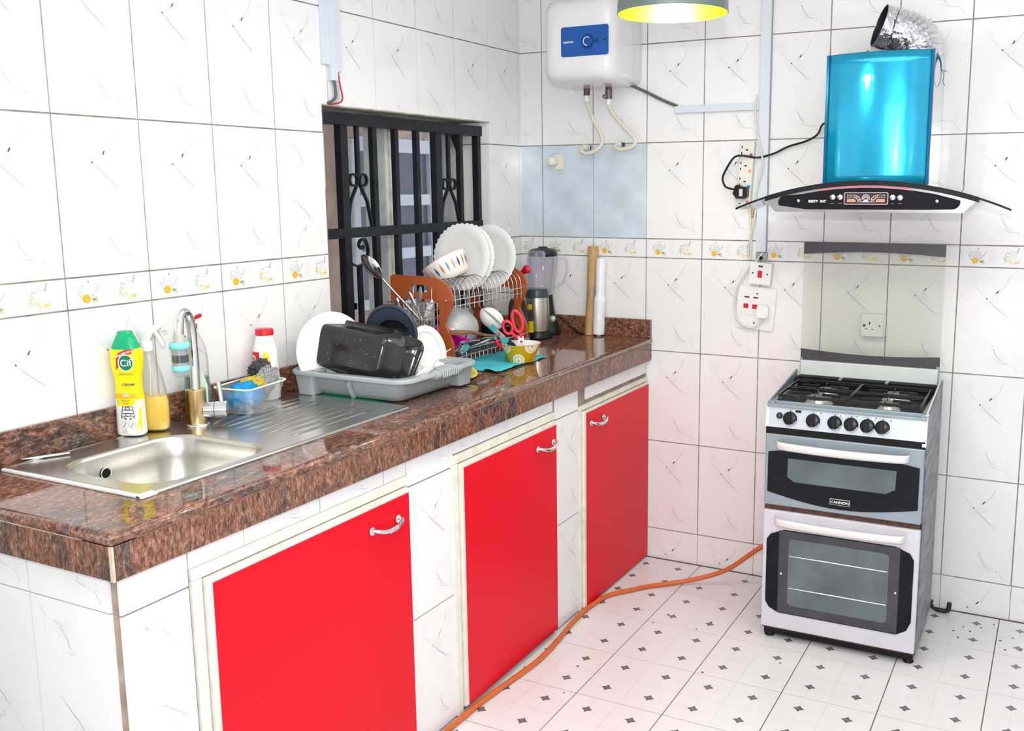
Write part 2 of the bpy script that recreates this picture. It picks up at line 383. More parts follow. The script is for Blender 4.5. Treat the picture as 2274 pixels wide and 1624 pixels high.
def tile_wall(parent, wall, us, vs, plane, urange, vrange, hole=None, flips=(), kinds={}):
    """us: lower-left u of each column; vs: (v, height, kind) of each row; hole = (u0,u1,v0,v1)"""
    n = 0
    for i, u in enumerate(us):
        for j, (v, h, kind) in enumerate(vs):
            a, b = max(u, urange[0]), min(u + .25, urange[1]); c, d = max(v, vrange[0]), min(v + h, vrange[1])
            if b - a < .012 or d - c < .012: continue
            rects = [(a, b, c, d)]
            if hole:
                x0, x1, y0, y1 = hole
                if a < x1 and b > x0 and c < y1 and d > y0:
                    rects = []
                    if a < x0: rects.append((a, x0, c, d))
                    if b > x1: rects.append((x1, b, c, d))
                    m0, m1 = max(a, x0), min(b, x1)
                    if d > y1: rects.append((m0, m1, y1, d))
                    if c < y0: rects.append((m0, m1, c, y0))
            for (p, q, r, s_) in rects:
                if q - p < .01 or s_ - r < .01: continue
                put_tile(parent, wall, u, v, plane, kinds.get((i, j), kind), (p - u, q - u), (r - v, s_ - v), (i, j) in flips, .25, h); n += 1
    return n
WIN = (-1.303, -.2725, 1.075, 1.905)     # window opening in the left wall: y0, y1, z0, z1
ROWS = [(-.2632, .40, 'marble'), (.1368, .40, 'marble'), (.5368, .40, 'marble'), (.9368, .40, 'marble'), (1.3368, .08, 'frieze'), (1.4168, .40, 'marble'), (1.8168, .40, 'marble'), (2.2168, .40, 'marble'), (2.6168, .40, 'marble')]
HT = 2.70; RX = 3.0; FY = -4.7
wl = MB()
y0, y1, z0, z1 = WIN
wl.box(-.20, -.003, FY, y0, 0, HT).box(-.20, -.003, y1, .2, 0, HT).box(-.20, -.003, y0, y1, 0, z0).box(-.20, -.003, y0, y1, z1, HT)
wall_left = tag(obj('wall_left', wl, GROUT), kind='structure')
wb = MB(); wb.box(-.003, RX + .2, .003, .2, 0, HT)
wall_back = tag(obj('wall_back', wb, GROUT), kind='structure')
tile_wall(wall_left, 'left', [-.2725 - .25 * k for k in range(-1, 13)][::1], ROWS, 0, (-3.20, 0), (.98, HT), WIN,
          flips={(3, 6), (6, 5), (4, 7), (8, 7)})
tile_wall(wall_back, 'back', [-.143 + .25 * k for k in range(13)], ROWS, 0, (.0, RX), (0, HT), None,
          flips={(5, 0), (6, 0), (10, 1)}, kinds={(0, 5): 'blue', (1, 5): 'blue', (2, 5): 'blue'})
obj('panel', MB().box(-.003, 0, FY, -3.2, 0, HT), PLASTER, wall_left)
# plastered reveal of the window with tiled right jamb
rv = MB(); rv.box(-.20, .001, y0 - .002, y1 + .002, z1 - .0005, z1 + .004); rv.box(-.20, .0, y0 - .004, y0 + .0005, z0, z1)
obj('reveal', rv, mat('old_plaster', (.40, .37, .31), .8, var=.4, scale=14, bump=.4, bscale=30), wall_left)
obj('sill', MB().box(-.20, .012, y0, y1, z0 - .02, z0 + .001), GRANITE, wall_left, bevel=.003)
for zz, hh in ((1.075, .26), (1.3368, .08), (1.4168, .40), (1.8168, .09)):
    mb = MB(); mb.box(-.145, -.002, y1 - .007, y1 - .001, zz + GAP, zz + hh - GAP, col=WT); obj('tile', mb, TILE, wall_left)
wr = MB(); wr.box(RX, RX + .2, FY, .003, 0, HT)
tag(obj('wall_right', wr, mat('right_wall_glazed_tile', (.84, .84, .85), .2, var=.02)), kind='structure')
# wall behind the camera with a doorway to daylight
wf = MB(); wf.box(-.2, 1.4, FY - .2, FY, 0, HT).box(2.9, RX + .2, FY - .2, FY, 0, HT).box(1.4, 2.9, FY - .2, FY, 2.15, HT)
tag(obj('wall_front', wf, PLASTER), kind='structure')
tag(obj('ceiling', MB().box(-.2, RX + .2, FY - .2, .2, HT, HT + .1), PLASTER), kind='structure')
# floor
fl = tag(obj('floor', MB().box(-.2, RX + .2, FY - .2, .2, -.10, -.002), GROUT_F), kind='structure')
FT = (.80, .79, .80)
def floor_mesh():
    mb = MB(); mb.box(.0018, .2982, .0018, .2982, -.008, 0, col=FT)
    LG = (.70, .69, .71)
    for q in (.075, .225):
        for s_ in (0, 1):
            ln = [(q, t) for t in (.004, .15, .296)] if s_ else [(t, q) for t in (.004, .15, .296)]
            mb.ribbon(ln, .0010, LG, .00015, base=FT, a=.55, soft=False)
    for t in (.15,):
        mb.ribbon([(t, .004), (t, .15), (t, .296)], .0012, LG, .00015, base=FT, soft=False); mb.ribbon([(.004, t), (.15, t), (.296, t)], .0012, LG, .00015, base=FT, soft=False)
    for cx in (.075, .225):
        for cy in (.075, .225):
            P = []; r = .0195; q = .0112
            for k in range(4):
                a = PI / 2 * k; P.append((cx + r * math.cos(a), cy + r * math.sin(a))); P.append((cx + q * math.cos(a + PI / 4) * 1.0, cy + q * math.sin(a + PI / 4) * 1.0))
            P2 = [(cx + (x - cx) * 1.22, cy + (y - cy) * 1.22) for x, y in P]
            for S, z_, c_ in ((P2, .0003, (.88, .88, .89)), (P, .0005, (.12, .12, .13))):
                V = [(cx, cy, z_)] + [(x, y, z_) for x, y in S]; cc = (.20, .20, .215) if S is P else c_
                mb.add(V, [(0, 1 + k, 1 + (k + 1) % 8) for k in range(8)], 0, False, [cc] + [c_] * 8)
            for k in range(4):
                a = PI / 2 * k + PI / 4; X, Y = cx + .036 * math.cos(a), cy + .036 * math.sin(a)
                arc = [(X + .024 * math.cos(a + PI + t), Y + .024 * math.sin(a + PI + t)) for t in (-.8, -.4, 0, .4, .8)]
                mb.ribbon(arc, .0010, LG, .00015, base=FT, soft=True)
    return mb.mesh('floor_tile', FLOOR_TILE, fix=False)
fme = floor_mesh()
for i in range(-1, 8):
    for j in range(0, 15):
        x, y = .576 + .3 * i, -.311 - .3 * j
        if x > RX - .02: continue
        o = link('floor_tile', fme, fl, (x, y, 0))

# ------------------------------------------------------------------ window: frame, casements, grille, neighbour's house
win = tag(thing('window_1', None, None, (0, 0, 0)), kind='structure')
ALU = mat('grey_window_aluminium', (.50, .53, .54), .4, var=.12, scale=20)
PVC = mat('white_window_frame', (.74, .78, .84), .35, var=.05)
PVCD = mat('dirty_white_sash', (.72, .72, .66), .45, var=.18, scale=30)
GLS = mat('tinted_window_glass', (.16, .16, .21), .08, var=.15, scale=4, spec=.7)
PEACH = mat('stained_peach_render', (.58, .42, .34), .85, var=.35, scale=5, bump=.2, bscale=30)
obj('window_frame', MB().box(-.175, -.145, -.885, -.797, 1.075, 1.885), ALU, win)
obj('sash', MB().box(-.20, -.16, -.795, -.755, 1.075, 1.90).box(-.18, -.15, -.752, -.735, 1.075, 1.90), PVCD, win, bevel=.003)
obj('window_frame', MB().box(-.19, -.16, -.42, -.40, 1.075, 1.90).box(-.185, -.155, -.385, -.30, 1.075, 1.9), ALU, win)
obj('window_frame', MB().box(-.178, -.152, -.295, -.275, 1.075, 1.9), PVCD, win)
obj('catch', MB().box(-.16, -.14, -.418, -.392, 1.58, 1.645), PVC, win, bevel=.003)
obj('head_rail', MB().box(-.19, -.15, -1.303, -.275, 1.885, 1.904), ALU, win)
grille = thing('window_grille', 'black iron burglar grille with scrolls in the window opening above the worktop', 'grille', (-.05, 0, 0))
def gbar(y, w, za, zb, nm='bar', d=.014): obj(nm, MB().box(-d, d, y - w, y + w, za, zb), IRON, grille)
TOPZ = 1.872
obj('top_rail', MB().box(-.02, .02, -1.300, -.262, TOPZ - .022, TOPZ + .018), IRON, grille)
obj('middle_rail', MB().box(-.018, .018, -1.300, -.275, 1.463, 1.497), IRON, grille)
gbar(-1.158, .018, 1.076, TOPZ - .02); gbar(-.986, .012, 1.076, TOPZ - .02, d=.010); gbar(-.857, .011, 1.076, TOPZ - .02, d=.010)
gbar(-.724, .011, 1.076, TOPZ - .02, d=.010); gbar(-.592, .020, 1.076, TOPZ - .02); gbar(-.425, .012, 1.076, TOPZ - .02, d=.010); gbar(-.295, .012, 1.076, TOPZ - .02)
def flat_strip(P, w=.006, t=.0032, nm='scroll'):
    """iron strip of width w (across the window) bent along P in the y,z plane"""
    mb = MB(); P = [Vector((0, p[0], p[1])) for p in P]; rings = []
    for i, p in enumerate(P):
        d = (P[min(i + 1, len(P) - 1)] - P[max(i - 1, 0)]).normalized(); q = Vector((0, -d.z, d.y)) * t
        rings.append([tuple(p + q + Vector((w, 0, 0))), tuple(p - q + Vector((w, 0, 0))), tuple(p - q - Vector((w, 0, 0))), tuple(p + q - Vector((w, 0, 0)))])
    mb.loft(rings, 0, False); obj(nm, mb, IRON, grille)
def heart(yc, zc, sy=1.0):
    gbar(yc, .008, zc, TOPZ - .02, d=.006)
    for sgn in (-1, 1):
        curl = [(yc + sgn * (.0265 - .0205 * math.cos(t)), zc + .0205 * math.sin(t)) for t in [PI * k / 12 for k in range(0, 21)]]
        leg = [(yc + sgn * .068 * sy, 1.497), (yc + sgn * .045 * sy, zc - .075), (yc + sgn * .010, zc - .020)]
        flat_strip(leg + [(yc + sgn * .006, zc)] + curl)
heart(-1.075, 1.664); heart(-.507, 1.650)
for yc, up in ((-1.080, 1),):
    gbar(yc - .006, .009, 1.076, 1.362, d=.007)
    c = cr([(yc - .075, 1.463, 0), (yc - .076, 1.420, 0), (yc - .055, 1.375, 0), (yc - .008, 1.360, 0), (yc + .030, 1.378, 0), (yc + .044, 1.415, 0), (yc + .030, 1.450, 0), (yc + .006, 1.452, 0), (yc - .006, 1.434, 0), (yc + .008, 1.420, 0), (yc + .018, 1.430, 0)], 4)
    flat_strip([(p.x, p.y) for p in c], nm='scroll')
gbar(-.513, .009, 1.076, 1.362, d=.007)
c = cr([(-.575, 1.463, 0), (-.577, 1.420, 0), (-.560, 1.375, 0), (-.513, 1.360, 0), (-.470, 1.378, 0), (-.456, 1.415, 0), (-.470, 1.448, 0), (-.495, 1.450, 0), (-.505, 1.432, 0)], 4)
flat_strip([(p.x, p.y) for p in c])
obj('bracket', MB().prism([(-.33, 1.79), (-.275, 1.885), (-.33, 1.90), (-.40, 1.90)], 0, .01), IRON, grille, rot=ORI['left'].to_euler(), loc=(-.08, 0, 0))
# neighbour's house across the gap
nb = thing('neighbouring_house', "stained peach rendered house wall seen through the grille, with a white framed window", 'building', (-.92, 0, 0))
obj('wall', MB().box(-.2, 0, -3.0, 3.0, 0, 3.6), PEACH, nb)
obj('window_frame', MB().box(0, .04, -.10, -.045, 1.04, 1.87).box(0, .04, .545, .60, 1.04, 1.90).box(0, .04, -.045, .545, 1.815, 1.885).box(0, .035, -.045, .545, 1.545, 1.603).box(0, .035, -.045, .545, 1.270, 1.327).box(0, .04, -.10, .60, 1.035, 1.085), PVC, nb, bevel=.006)
for za, zb in ((1.085, 1.27), (1.327, 1.545), (1.603, 1.815)):
    obj('pane', MB().box(0, .012, -.045, .545, za, zb), GLS, nb)
    obj('glazing_bar', MB().box(.010, .016, .24, .262, za, zb), PVC, nb)

# ------------------------------------------------------------------ tiled counter base
ZT = .992
base = thing('counter_base', 'built-in counter base clad in white marbled tiles under the granite worktop', 'counter', (0, 0, 0))
core = MB()
DOORS = [(-2.454, -1.742, .022, .815), (-1.480, -.868, .025, .812), (-.640, -.012, .010, .797)]
GROUT_B = mat('brown_grout', (.36, .28, .22), .9, var=.3, scale=20)
core.box(.003, .604, -2.648, -2.515, .001, .89).box(.003, .604, -2.055, -.002, .001, .89).box(.003, .604, -2.515, -2.055, .001, .60)
core.box(.560, .604, -2.515, -2.055, .60, .89)
obj('core', core, GROUT_B, base)
rows_b = [(-.392 + .4, .40, 'marble'), (.408, .40, 'marble'), (.808, .40, 'marble')]
def base_front(y0, y1, us, vr):
    for u in us:
        tile_wall(base, 'left', [u], [r for r in rows_b], .612, (y0, y1), vr, None, flips={(0, 1)} if u < -2 else ())
base_front(-2.654, -2.489, [-2.654], (.008, .893))
base_front(-1.731, -1.502, [-1.731], (.008, .893))
base_front(-.850, -.666, [-.850], (.008, .893))
for a, b in ((-2.487, -2.331), (-2.331, -2.081), (-2.081, -1.733)): base_front(a, b, [a if b - a < .26 else a], (.846, .893)) if b - a < .26 else [base_front(a + .0, a + .25, [a], (.846, .893)), base_front(a + .25, b, [a + .25], (.846, .893))]
base_front(-1.500, -1.358, [-1.608], (.846, .893)); base_front(-1.358, -1.114, [-1.358], (.846, .893)); base_front(-1.114, -.852, [-1.114], (.846, .893))
base_front(-.664, -.350, [-.60], (.836, .893)); base_front(-.350, -.104, [-.35], (.836, .893)); base_front(-.104, -.003, [-.104], (.836, .893))
tile_wall(base, 'back', [.084, .334, -.166], rows_b, -2.654, (.003, .600), (.008, .893), None, flips={(0, 0), (1, 0), (1, 1), (0, 1), (2, 1)})
# ------------------------------------------------------------------ three cupboards with red doors
def handle(parent, y, z):
    """cast bridge handle with leaf-shaped ends, seen from the front as a shallow bow"""
    h = MB(); L_ = .056
    for s_ in (-1, 1):
        h.lathe([(.001, 0), (.012, .001), (.013, .003), (.009, .006), (.001, .007)], 12, c=(0, s_ * L_, 0), ax='x')
        h.lathe([(.004, .006), (.004, .018)], 8, c=(0, s_ * L_, 0), ax='x')
    P = cr([(.006, -L_ - .006, .004), (.018, -L_ + .004, .001), (.024, -.030, -.006), (.026, 0, -.009), (.024, .030, -.006), (.018, L_ - .004, .001), (.006, L_ + .006, .004)], 5)
    rr = [.0042 + .0030 * math.sin(PI * i / (len(P) - 1)) for i in range(len(P))]
    h.tube(P, rr, 8)
    for k in range(5): h.lathe([(.0075, -.0012), (.0085, 0), (.0075, .0012)], 10, c=(.0255, -.016 + .008 * k, -.009), ax='y')
    return obj('handle', h, CHROME, parent, loc=(0, y, z))
for k, ((a, b, za, zb), hy, lab) in enumerate(zip(DOORS, (-1.851, -.952, -.532), (
        'wide cupboard with glossy red door below the sink', 'cupboard with red door between the wide one and the far one', 'cupboard with red door nearest the tiled back wall'))):
    cb = thing('cupboard', lab, 'cupboard', (.606, 0, 0), group='red-doored cupboards under the worktop')
    fr = MB(); t = .030 if k < 2 else .022
    fr.box(.0, .012, a - t, a - .004, .004, zb + .0035).box(.0, .012, a - t, b + .010, zb + .004, zb + t)
    fr.box(.0, .008, b + .003, b + .010, .004, zb + .0035)
    obj('frame', fr, CREAM, cb, bevel=.0015)
    d = obj('door', MB().box(.0005, .020, a, b, za, zb), CREAM, cb, bevel=.001)
    obj('facing', MB().box(.0202, .0220, a + .016, b - .0005, za + .001, zb - .014 if k < 2 else zb - .008), RED, d)
    h = handle(d, hy, .742); h.location.x = .022

# ------------------------------------------------------------------ granite worktop
top = thing('worktop', 'polished red-brown and black granite worktop running along the window wall', 'worktop', (0, 0, 0))
X0, X1, Y0, Y1 = .002, .640, -2.684, -.002
hole = (.118, .486, -2.455, -2.065)
prof = [(.010, 0), (.003, -.0005), (.0, -.004), (0, -.010), (0, -.020), (.003, -.025), (.006, -.0265)]
sl = MB(); rings = []
for ins, dz in [(.012, 0)] + [(max(0, .010 - .010 * math.sin(t)), -.010 + .010 * math.cos(t)) for t in (.4, .8, 1.2, PI / 2)] + [(0, -.016), (.002, -.022), (.006, -.026)]:
    rings.append([(X0, Y0 + ins, ZT + dz), (X1 - ins, Y0 + ins, ZT + dz), (X1 - ins, Y1, ZT + dz), (X0, Y1, ZT + dz)])
sl.loft(rings, 0, True, cap=False)
hx0, hx1, hy0, hy1 = hole
H = [(hx0, hy0), (hx1, hy0), (hx1, hy1), (hx0, hy1)]
V = rings[0] + [(x, y, ZT) for x, y in H] + [(x, y, ZT - .026) for x, y in H] + rings[-1]
sl.add(V, [(0, 1, 5, 4), (1, 2, 6, 5), (2, 3, 7, 6), (3, 0, 4, 7), (4, 5, 9, 8), (5, 6, 10, 9), (6, 7, 11, 10), (7, 4, 8, 11), (8, 9, 13, 12), (9, 10, 14, 13), (10, 11, 15, 14), (11, 8, 12, 15)])
me = sl.mesh('slab', GRANITE); link('slab', me, top)
SEAM = mat('pale_joint_filler', (.55, .47, .36), .8, var=.2, scale=30)
obj('joint_filler', MB().box(.55, .6330, -2.678, -.004, .9645, .9665).box(.01, .6330, -2.678, -2.62, .9645, .9665).box(.627, .6368, -2.6795, -2.6755, .894, .965), SEAM, top)
for a, b in ((-2.6750, -1.028), (-1.0255, -.003)): obj('apron', MB().box(.613, .6365, a, b, .894, .9645), GRANITE_F, top, bevel=.0015)
obj('apron', MB().box(.004, .6265, -2.679, -2.6755, .894, .9645), GRANITE_F, top, bevel=.0015)
obj('upstand', MB().box(.001, .016, -2.684, -.018, ZT, 1.073), GRANITE, top, bevel=.002)
obj('upstand', MB().box(.001, .636, -.019, -.001, ZT, 1.071), GRANITE, top, bevel=.002)

# ------------------------------------------------------------------ sink
snk = thing('sink', 'stainless steel inset sink with one bowl and a ridged drainer', 'sink', (0, 0, ZT))
SX0, SX1, SY0, SY1 = .032, .508, -2.505, -1.560
zr = .006
bowl_top = rrect(.128, .478, -2.448, -2.075, .085, 7)
out = rrect(SX0, SX1, SY0, SY1, .012, 7)
rim = MB()
# rim: bead edge, then a flat field pierced by the bowl
n = len(out)
o1 = [(x, y, .0005) for x, y in out]; o2 = [(x, y, zr) for x, y in rrect(SX0 + .003, SX1 - .003, SY0 + .003, SY1 - .003, .010, 7)]; o3 = [(x, y, zr) for x, y in rrect(SX0 + .009, SX1 - .009, SY0 + .009, SY1 - .009, .008, 7)]
o4 = [(x, y, .0035) for x, y in rrect(SX0 + .016, SX1 - .016, SY0 + .016, SY1 - .016, .012, 7)]
rim.loft([o1, o2, o3, o4], 0, True, cap=False)
DY = -2.035                       # bowl side | drainer side
f2 = [Vector((x, y, 0)) for x, y in rrect(SX0 + .016, SX1 - .016, SY0 + .016, SY1 - .016, .012, 7)]
b2 = [Vector((x, y, 0)) for x, y in bowl_top]
tris = geometry.tessellate_polygon([f2, b2]); pts = f2 + b2
rim.add([(p.x, p.y, .0035) for p in pts], [tuple(t) for t in tris])
obj('rim', rim, STEEL, snk)
bw = MB(); rings = []
for ins, z, r in ((0, .0035, .085), (.004, .001, .084), (.008, -.008, .082), (.012, -.05, .08), (.020, -.115, .075), (.034, -.140, .065), (.060, -.150, .05), (.12, -.152, .03)):
    rings.append([(x, y, z) for x, y in rrect(.128 + ins, .478 - ins, -2.448 + ins, -2.075 - ins, r, 7)])
bw.loft(rings[::-1], 0, True, cap=False); bw.add(rings[-1], [list(range(len(rings[-1])))])
bw_o = obj('bowl', bw, STEEL_D, snk)
BK = mat('black_hole', (.004, .004, .004), .9, var=0)
dr = MB(); dr.lathe([(.0, .0), (.040, 0), (.042, .002), (.035, .003), (.030, .0005), (.001, .0005)], 20, c=(.30, -2.26, -.152))
obj('drain', dr, CHROME, bw_o)
oh = MB(); oh.lathe([(.0125, .003), (.0145, .0035), (.0145, .001), (.0125, .001)], 20, ax='x', cap=False); oh.lathe([(.001, .0015), (.0125, .0015)], 20, ax='x', m=1, cap=False)
o = obj('overflow_hole', oh, [CHROME, BK], bw_o, loc=(.1415, -2.312, -.045)); o.rotation_euler = (0, .04, 0)
rg = MB()
for k in range(9):
    x = .120 + .039 * k
    P = cr([(x + (.03 if k < 2 else 0), -2.000 + .004 * abs(k - 4), .0032), (x, -1.90, .0062), (x, -1.70, .0066), (x, -1.605, .0036)], 4)
    rings = [[(p.x - .0085, p.y, .0030), (p.x - .0045, p.y, p.z), (p.x + .0045, p.y, p.z), (p.x + .0085, p.y, .0030)] for p in P]
    rg.loft(rings, 0, True, closed=False, cap=False)
tag(obj('drainer_ridges', rg, STEEL, snk), kind='stuff')
wr_ = obj('sealant', MB().box(SX1 - .46, SX1 + .004, SY0 - .006, SY0 + .003, .0002, .0072).box(SX1 - .01, SX1 + .010, SY0 - .006, SY0 + .035, .0002, .0074), WHITE, snk, bevel=.002)
# mixer tap
tap = thing('mixer_tap', 'swan-neck mixer tap with brass body and turquoise filter at the spout, behind the bowl', 'tap', (.112, -1.995, ZT + .004))
obj('flange', MB().lathe([(.001, 0), (.036, 0), (.034, .004), (.026, .005), (.001, .005)], 24), CHROME, tap)
obj('body', MB().lathe([(.001, .004), (.0265, .004), (.0265, .0045), (.0265, .0975), (.0265, .098), (.025, .100), (.017, .101), (.001, .101)], 24), BRASS, tap)
sp = Vector((-.55, -.83, 0)).normalized()
sp = Vector((.30, -.95, 0)).normalized()
def at(d, z): return (sp.x * d, sp.y * d, z)
lean = cr([at(0, .10), at(-.003, .20), at(0, .265), at(.013, .303), at(.034, .316), at(.052, .303), at(.061, .272), at(.062, .245)], 6)
obj('neck', MB().tube(lean, .0125, 14), CHROME, tap)
ft = obj('spout_filter', MB().lathe([(.011, .262), (.0145, .256), (.0145, .240), (.020, .237)], 20, c=at(.062, 0)), mat('frosted_collar', (.50, .48, .42), .3, var=.1), tap)
AQ = mat('turquoise_plastic', (.25, .76, .78), .3, var=.05)
obj('ring', MB().lathe([(.001, .239), (.024, .238), (.026, .234), (.026, .222), (.022, .221), (.001, .221)], 22, c=at(.062, 0)), AQ, ft)
obj('ring', MB().lathe([(.001, .178), (.022, .177), (.024, .174), (.024, .166), (.020, .160), (.001, .159)], 22, c=at(.062, 0)), AQ, ft)
obj('cartridge', MB().lathe([(.018, .176), (.018, .185)], 20, c=at(.062, 0)).lathe([(.0205, .186), (.0205, .204)], 20, m=1, c=at(.062, 0)).lathe([(.018, .205), (.018, .222)], 20, c=at(.062, 0)), [mat('grey_filter_felt', (.35, .38, .40), .8), BLACK], ft)
obj('canister', MB().lathe([(.0225, .170), (.0235, .222)], 22, c=at(.062, 0), cap=False), CLEAR, ft)
lv = MB(); vd = Vector((.80, .60, 0)).normalized()
lv.tube([tuple(vd * .020 + Vector((0, 0, .040))), tuple(vd * .047 + Vector((0, 0, .040)))], .0215, 20)
lv.tube([tuple(vd * .049 + Vector((0, 0, .040))), tuple(vd * .080 + Vector((0, 0, .040)))], .0225, 20)
lvo = obj('valve', lv, CHROME, tap)
obj('lever', MB().tube([tuple(vd * .066 + Vector((0, 0, .055))), tuple(vd * .060 + Vector((-.004, .004, .115)))], .0062, 10), CHROME, lvo)

# ------------------------------------------------------------------ cooker
ck = thing('cooker', 'freestanding silver gas cooker with four burners and two glass-fronted oven doors', 'cooker', (1.5695, -.545, 0), (0, 0, math.radians(.6)))
SILV = mat('silver_enamel', (.30, .36, .41), .35, .35, var=.05, scale=6)
SILVL = mat('pale_silver_enamel', (.54, .60, .66), .35, .25, var=.03, scale=6)
WHITEN = mat('worn_white_enamel', (.60, .60, .66), .35, var=.05, scale=9)
SIDEM = mat('stained_cooker_side', (.20, .20, .23), .45, .2, var=.45, scale=9, stretch=(1, 4, .6), bump=.1)
PALE = mat('pale_green_grey_enamel', (.66, .71, .69), .4, var=.04)
DKGL = mat('dark_oven_glass', (.006, .008, .012), .05, spec=.22, var=.2)
DKGR = mat('oven_inner_frame', (.062, .060, .075), .18, var=.15, spec=.3)
OVGL = mat('oven_window_glass', (.10, .135, .15), .07, var=.3, scale=6, spec=.6)
RUST = mat('rusty_edge', (.10, .045, .03), .7, var=.5, scale=40)
HANDLEM = mat('satin_silver_handle', (.78, .76, .74), .3, .35, var=.03)
NB = mat('near_black_metal', (.007, .007, .010), .4, var=.3, spec=.25)
W2 = .267
bd = MB(); bd.box(-W2, W2, .012, .44, .04, .872)
obj('body', bd, NB, ck, bevel=.002)
obj('side_panel', MB().prism([(.016, .045), (.44, .045), (.44, .925), (.40, .925), (.016, .878), (.006, .80), (.012, .78)], W2, W2 + .004), SIDEM, ck, rot=ORI['left'].to_euler())
obj('side_panel', MB().prism([(.016, .045), (.44, .045), (.44, .925), (.40, .925), (.016, .878), (.006, .80), (.012, .78)], -W2 - .004, -W2), SIDEM, ck, rot=ORI['left'].to_euler())
pl = MB(); pl.box(-W2 + .006, W2 - .006, .016, .43, .014, .042); pl.box(-W2, W2, .012, .03, .036, .046, 1)
obj('plinth', pl, [NB, RUST], ck)
for x in (-.245, .245):
    for y in (.035, .40): obj('foot', MB().lathe([(.018, 0), (.018, .006), (.012, .015)], 12, c=(x, y, 0)), NB, ck)
def slab(name, x0, x1, z0, z1, y0, y1, m, par, **k): return obj(name, MB().box(x0, x1, y0, y1, z0, z1), m, par, **k)
# lower oven door
d2 = slab('oven_door', -W2, W2, .050, .492, -.012, .012, WHITEN, ck, bevel=.004)
Lp = [(-.252, .150), (-.238, .128), (-.205, .112), (.205, .112), (.238, .132), (.252, .165), (.252, .385), (.238, .408), (.19, .426), (-.19, .426), (-.238, .405), (-.252, .385)]
def front_poly(P, y0, y1):
    return MB().loft([[(x, y1, z) for x, z in P], [(x, y0, z) for x, z in P]], 0, False)
obj('door_glass', front_poly(Lp, -.0150, -.0115), DKGL, d2)
obj('inner_panel', front_poly([(-.207, .115), (.207, .115), (.207, .423), (-.207, .423)], -.0156, -.0148), DKGR, d2)
obj('window', front_poly(rrect(-.172, .172, .146, .396, .016), -.0162, -.0154), OVGL, d2)
for z in (.332, .212): obj('shelf_rail', MB().tube([(-.168, -.0168, z), (.168, -.0168, z)], .0022, 6), CHROME, d2)
for x in (-.197, .197): obj('screw', MB().lathe([(.001, -.0200), (.004, -.0195), (.005, -.0155)], 10, c=(x, 0, .262), ax='y'), CHROME, d2)
# upper oven door
slab('door_gap', -W2 + .004, W2 - .004, .492, .514, .002, .014, RUST, ck)
d1 = slab('oven_door', -W2, W2, .512, .772, -.012, .012, SILV, ck, bevel=.004)
Up = [(-.255, .562)] + [(-.255 + .51 * k / 14, .562 - .034 * math.sin(PI * k / 14)) for k in range(1, 14)] + [(.255, .562), (.255, .708), (.20, .716), (-.20, .716), (-.255, .708)]
obj('door_glass', front_poly(Up, -.0150, -.0115), DKGL, d1)
obj('window', front_poly([(-.185, .622), (-.16, .606), (.15, .606), (.180, .624), (.182, .690), (-.184, .690)], -.0156, -.0148), OVGL, d1)
bg = MB(); bg.box(-.034, .034, -.0175, -.0150, .5445, .5655); bg.box(-.0328, .0328, -.0180, -.0170, .5457, .5643, 1)
bgo = obj('badge', bg, [WHITE, NB], d1)
text('lettering', 'CANNON', .0135, WHITE, bgo, (0, -.0182, .5545), (PI / 2, 0, 0), sx=1.02, bold=.0002)
def ovh(par, z):
    P = cr([(-.222, -.012, z), (-.220, -.036, z - .001), (-.195, -.050, z - .002), (-.10, -.055, z - .004), (0, -.056, z - .005), (.10, -.055, z - .004), (.195, -.050, z - .002), (.220, -.036, z - .001), (.222, -.012, z)], 5)
    mb = MB(); rings = []
    for p in P: rings.append([(p.x + 0, p.y - .007 * math.cos(t), p.z + .0145 * math.sin(t)) for t in [2 * PI * k / 10 for k in range(10)]])
    mb.loft(rings); obj('handle', mb, HANDLEM, par)
ovh(d1, .742); ovh(d2, .464)
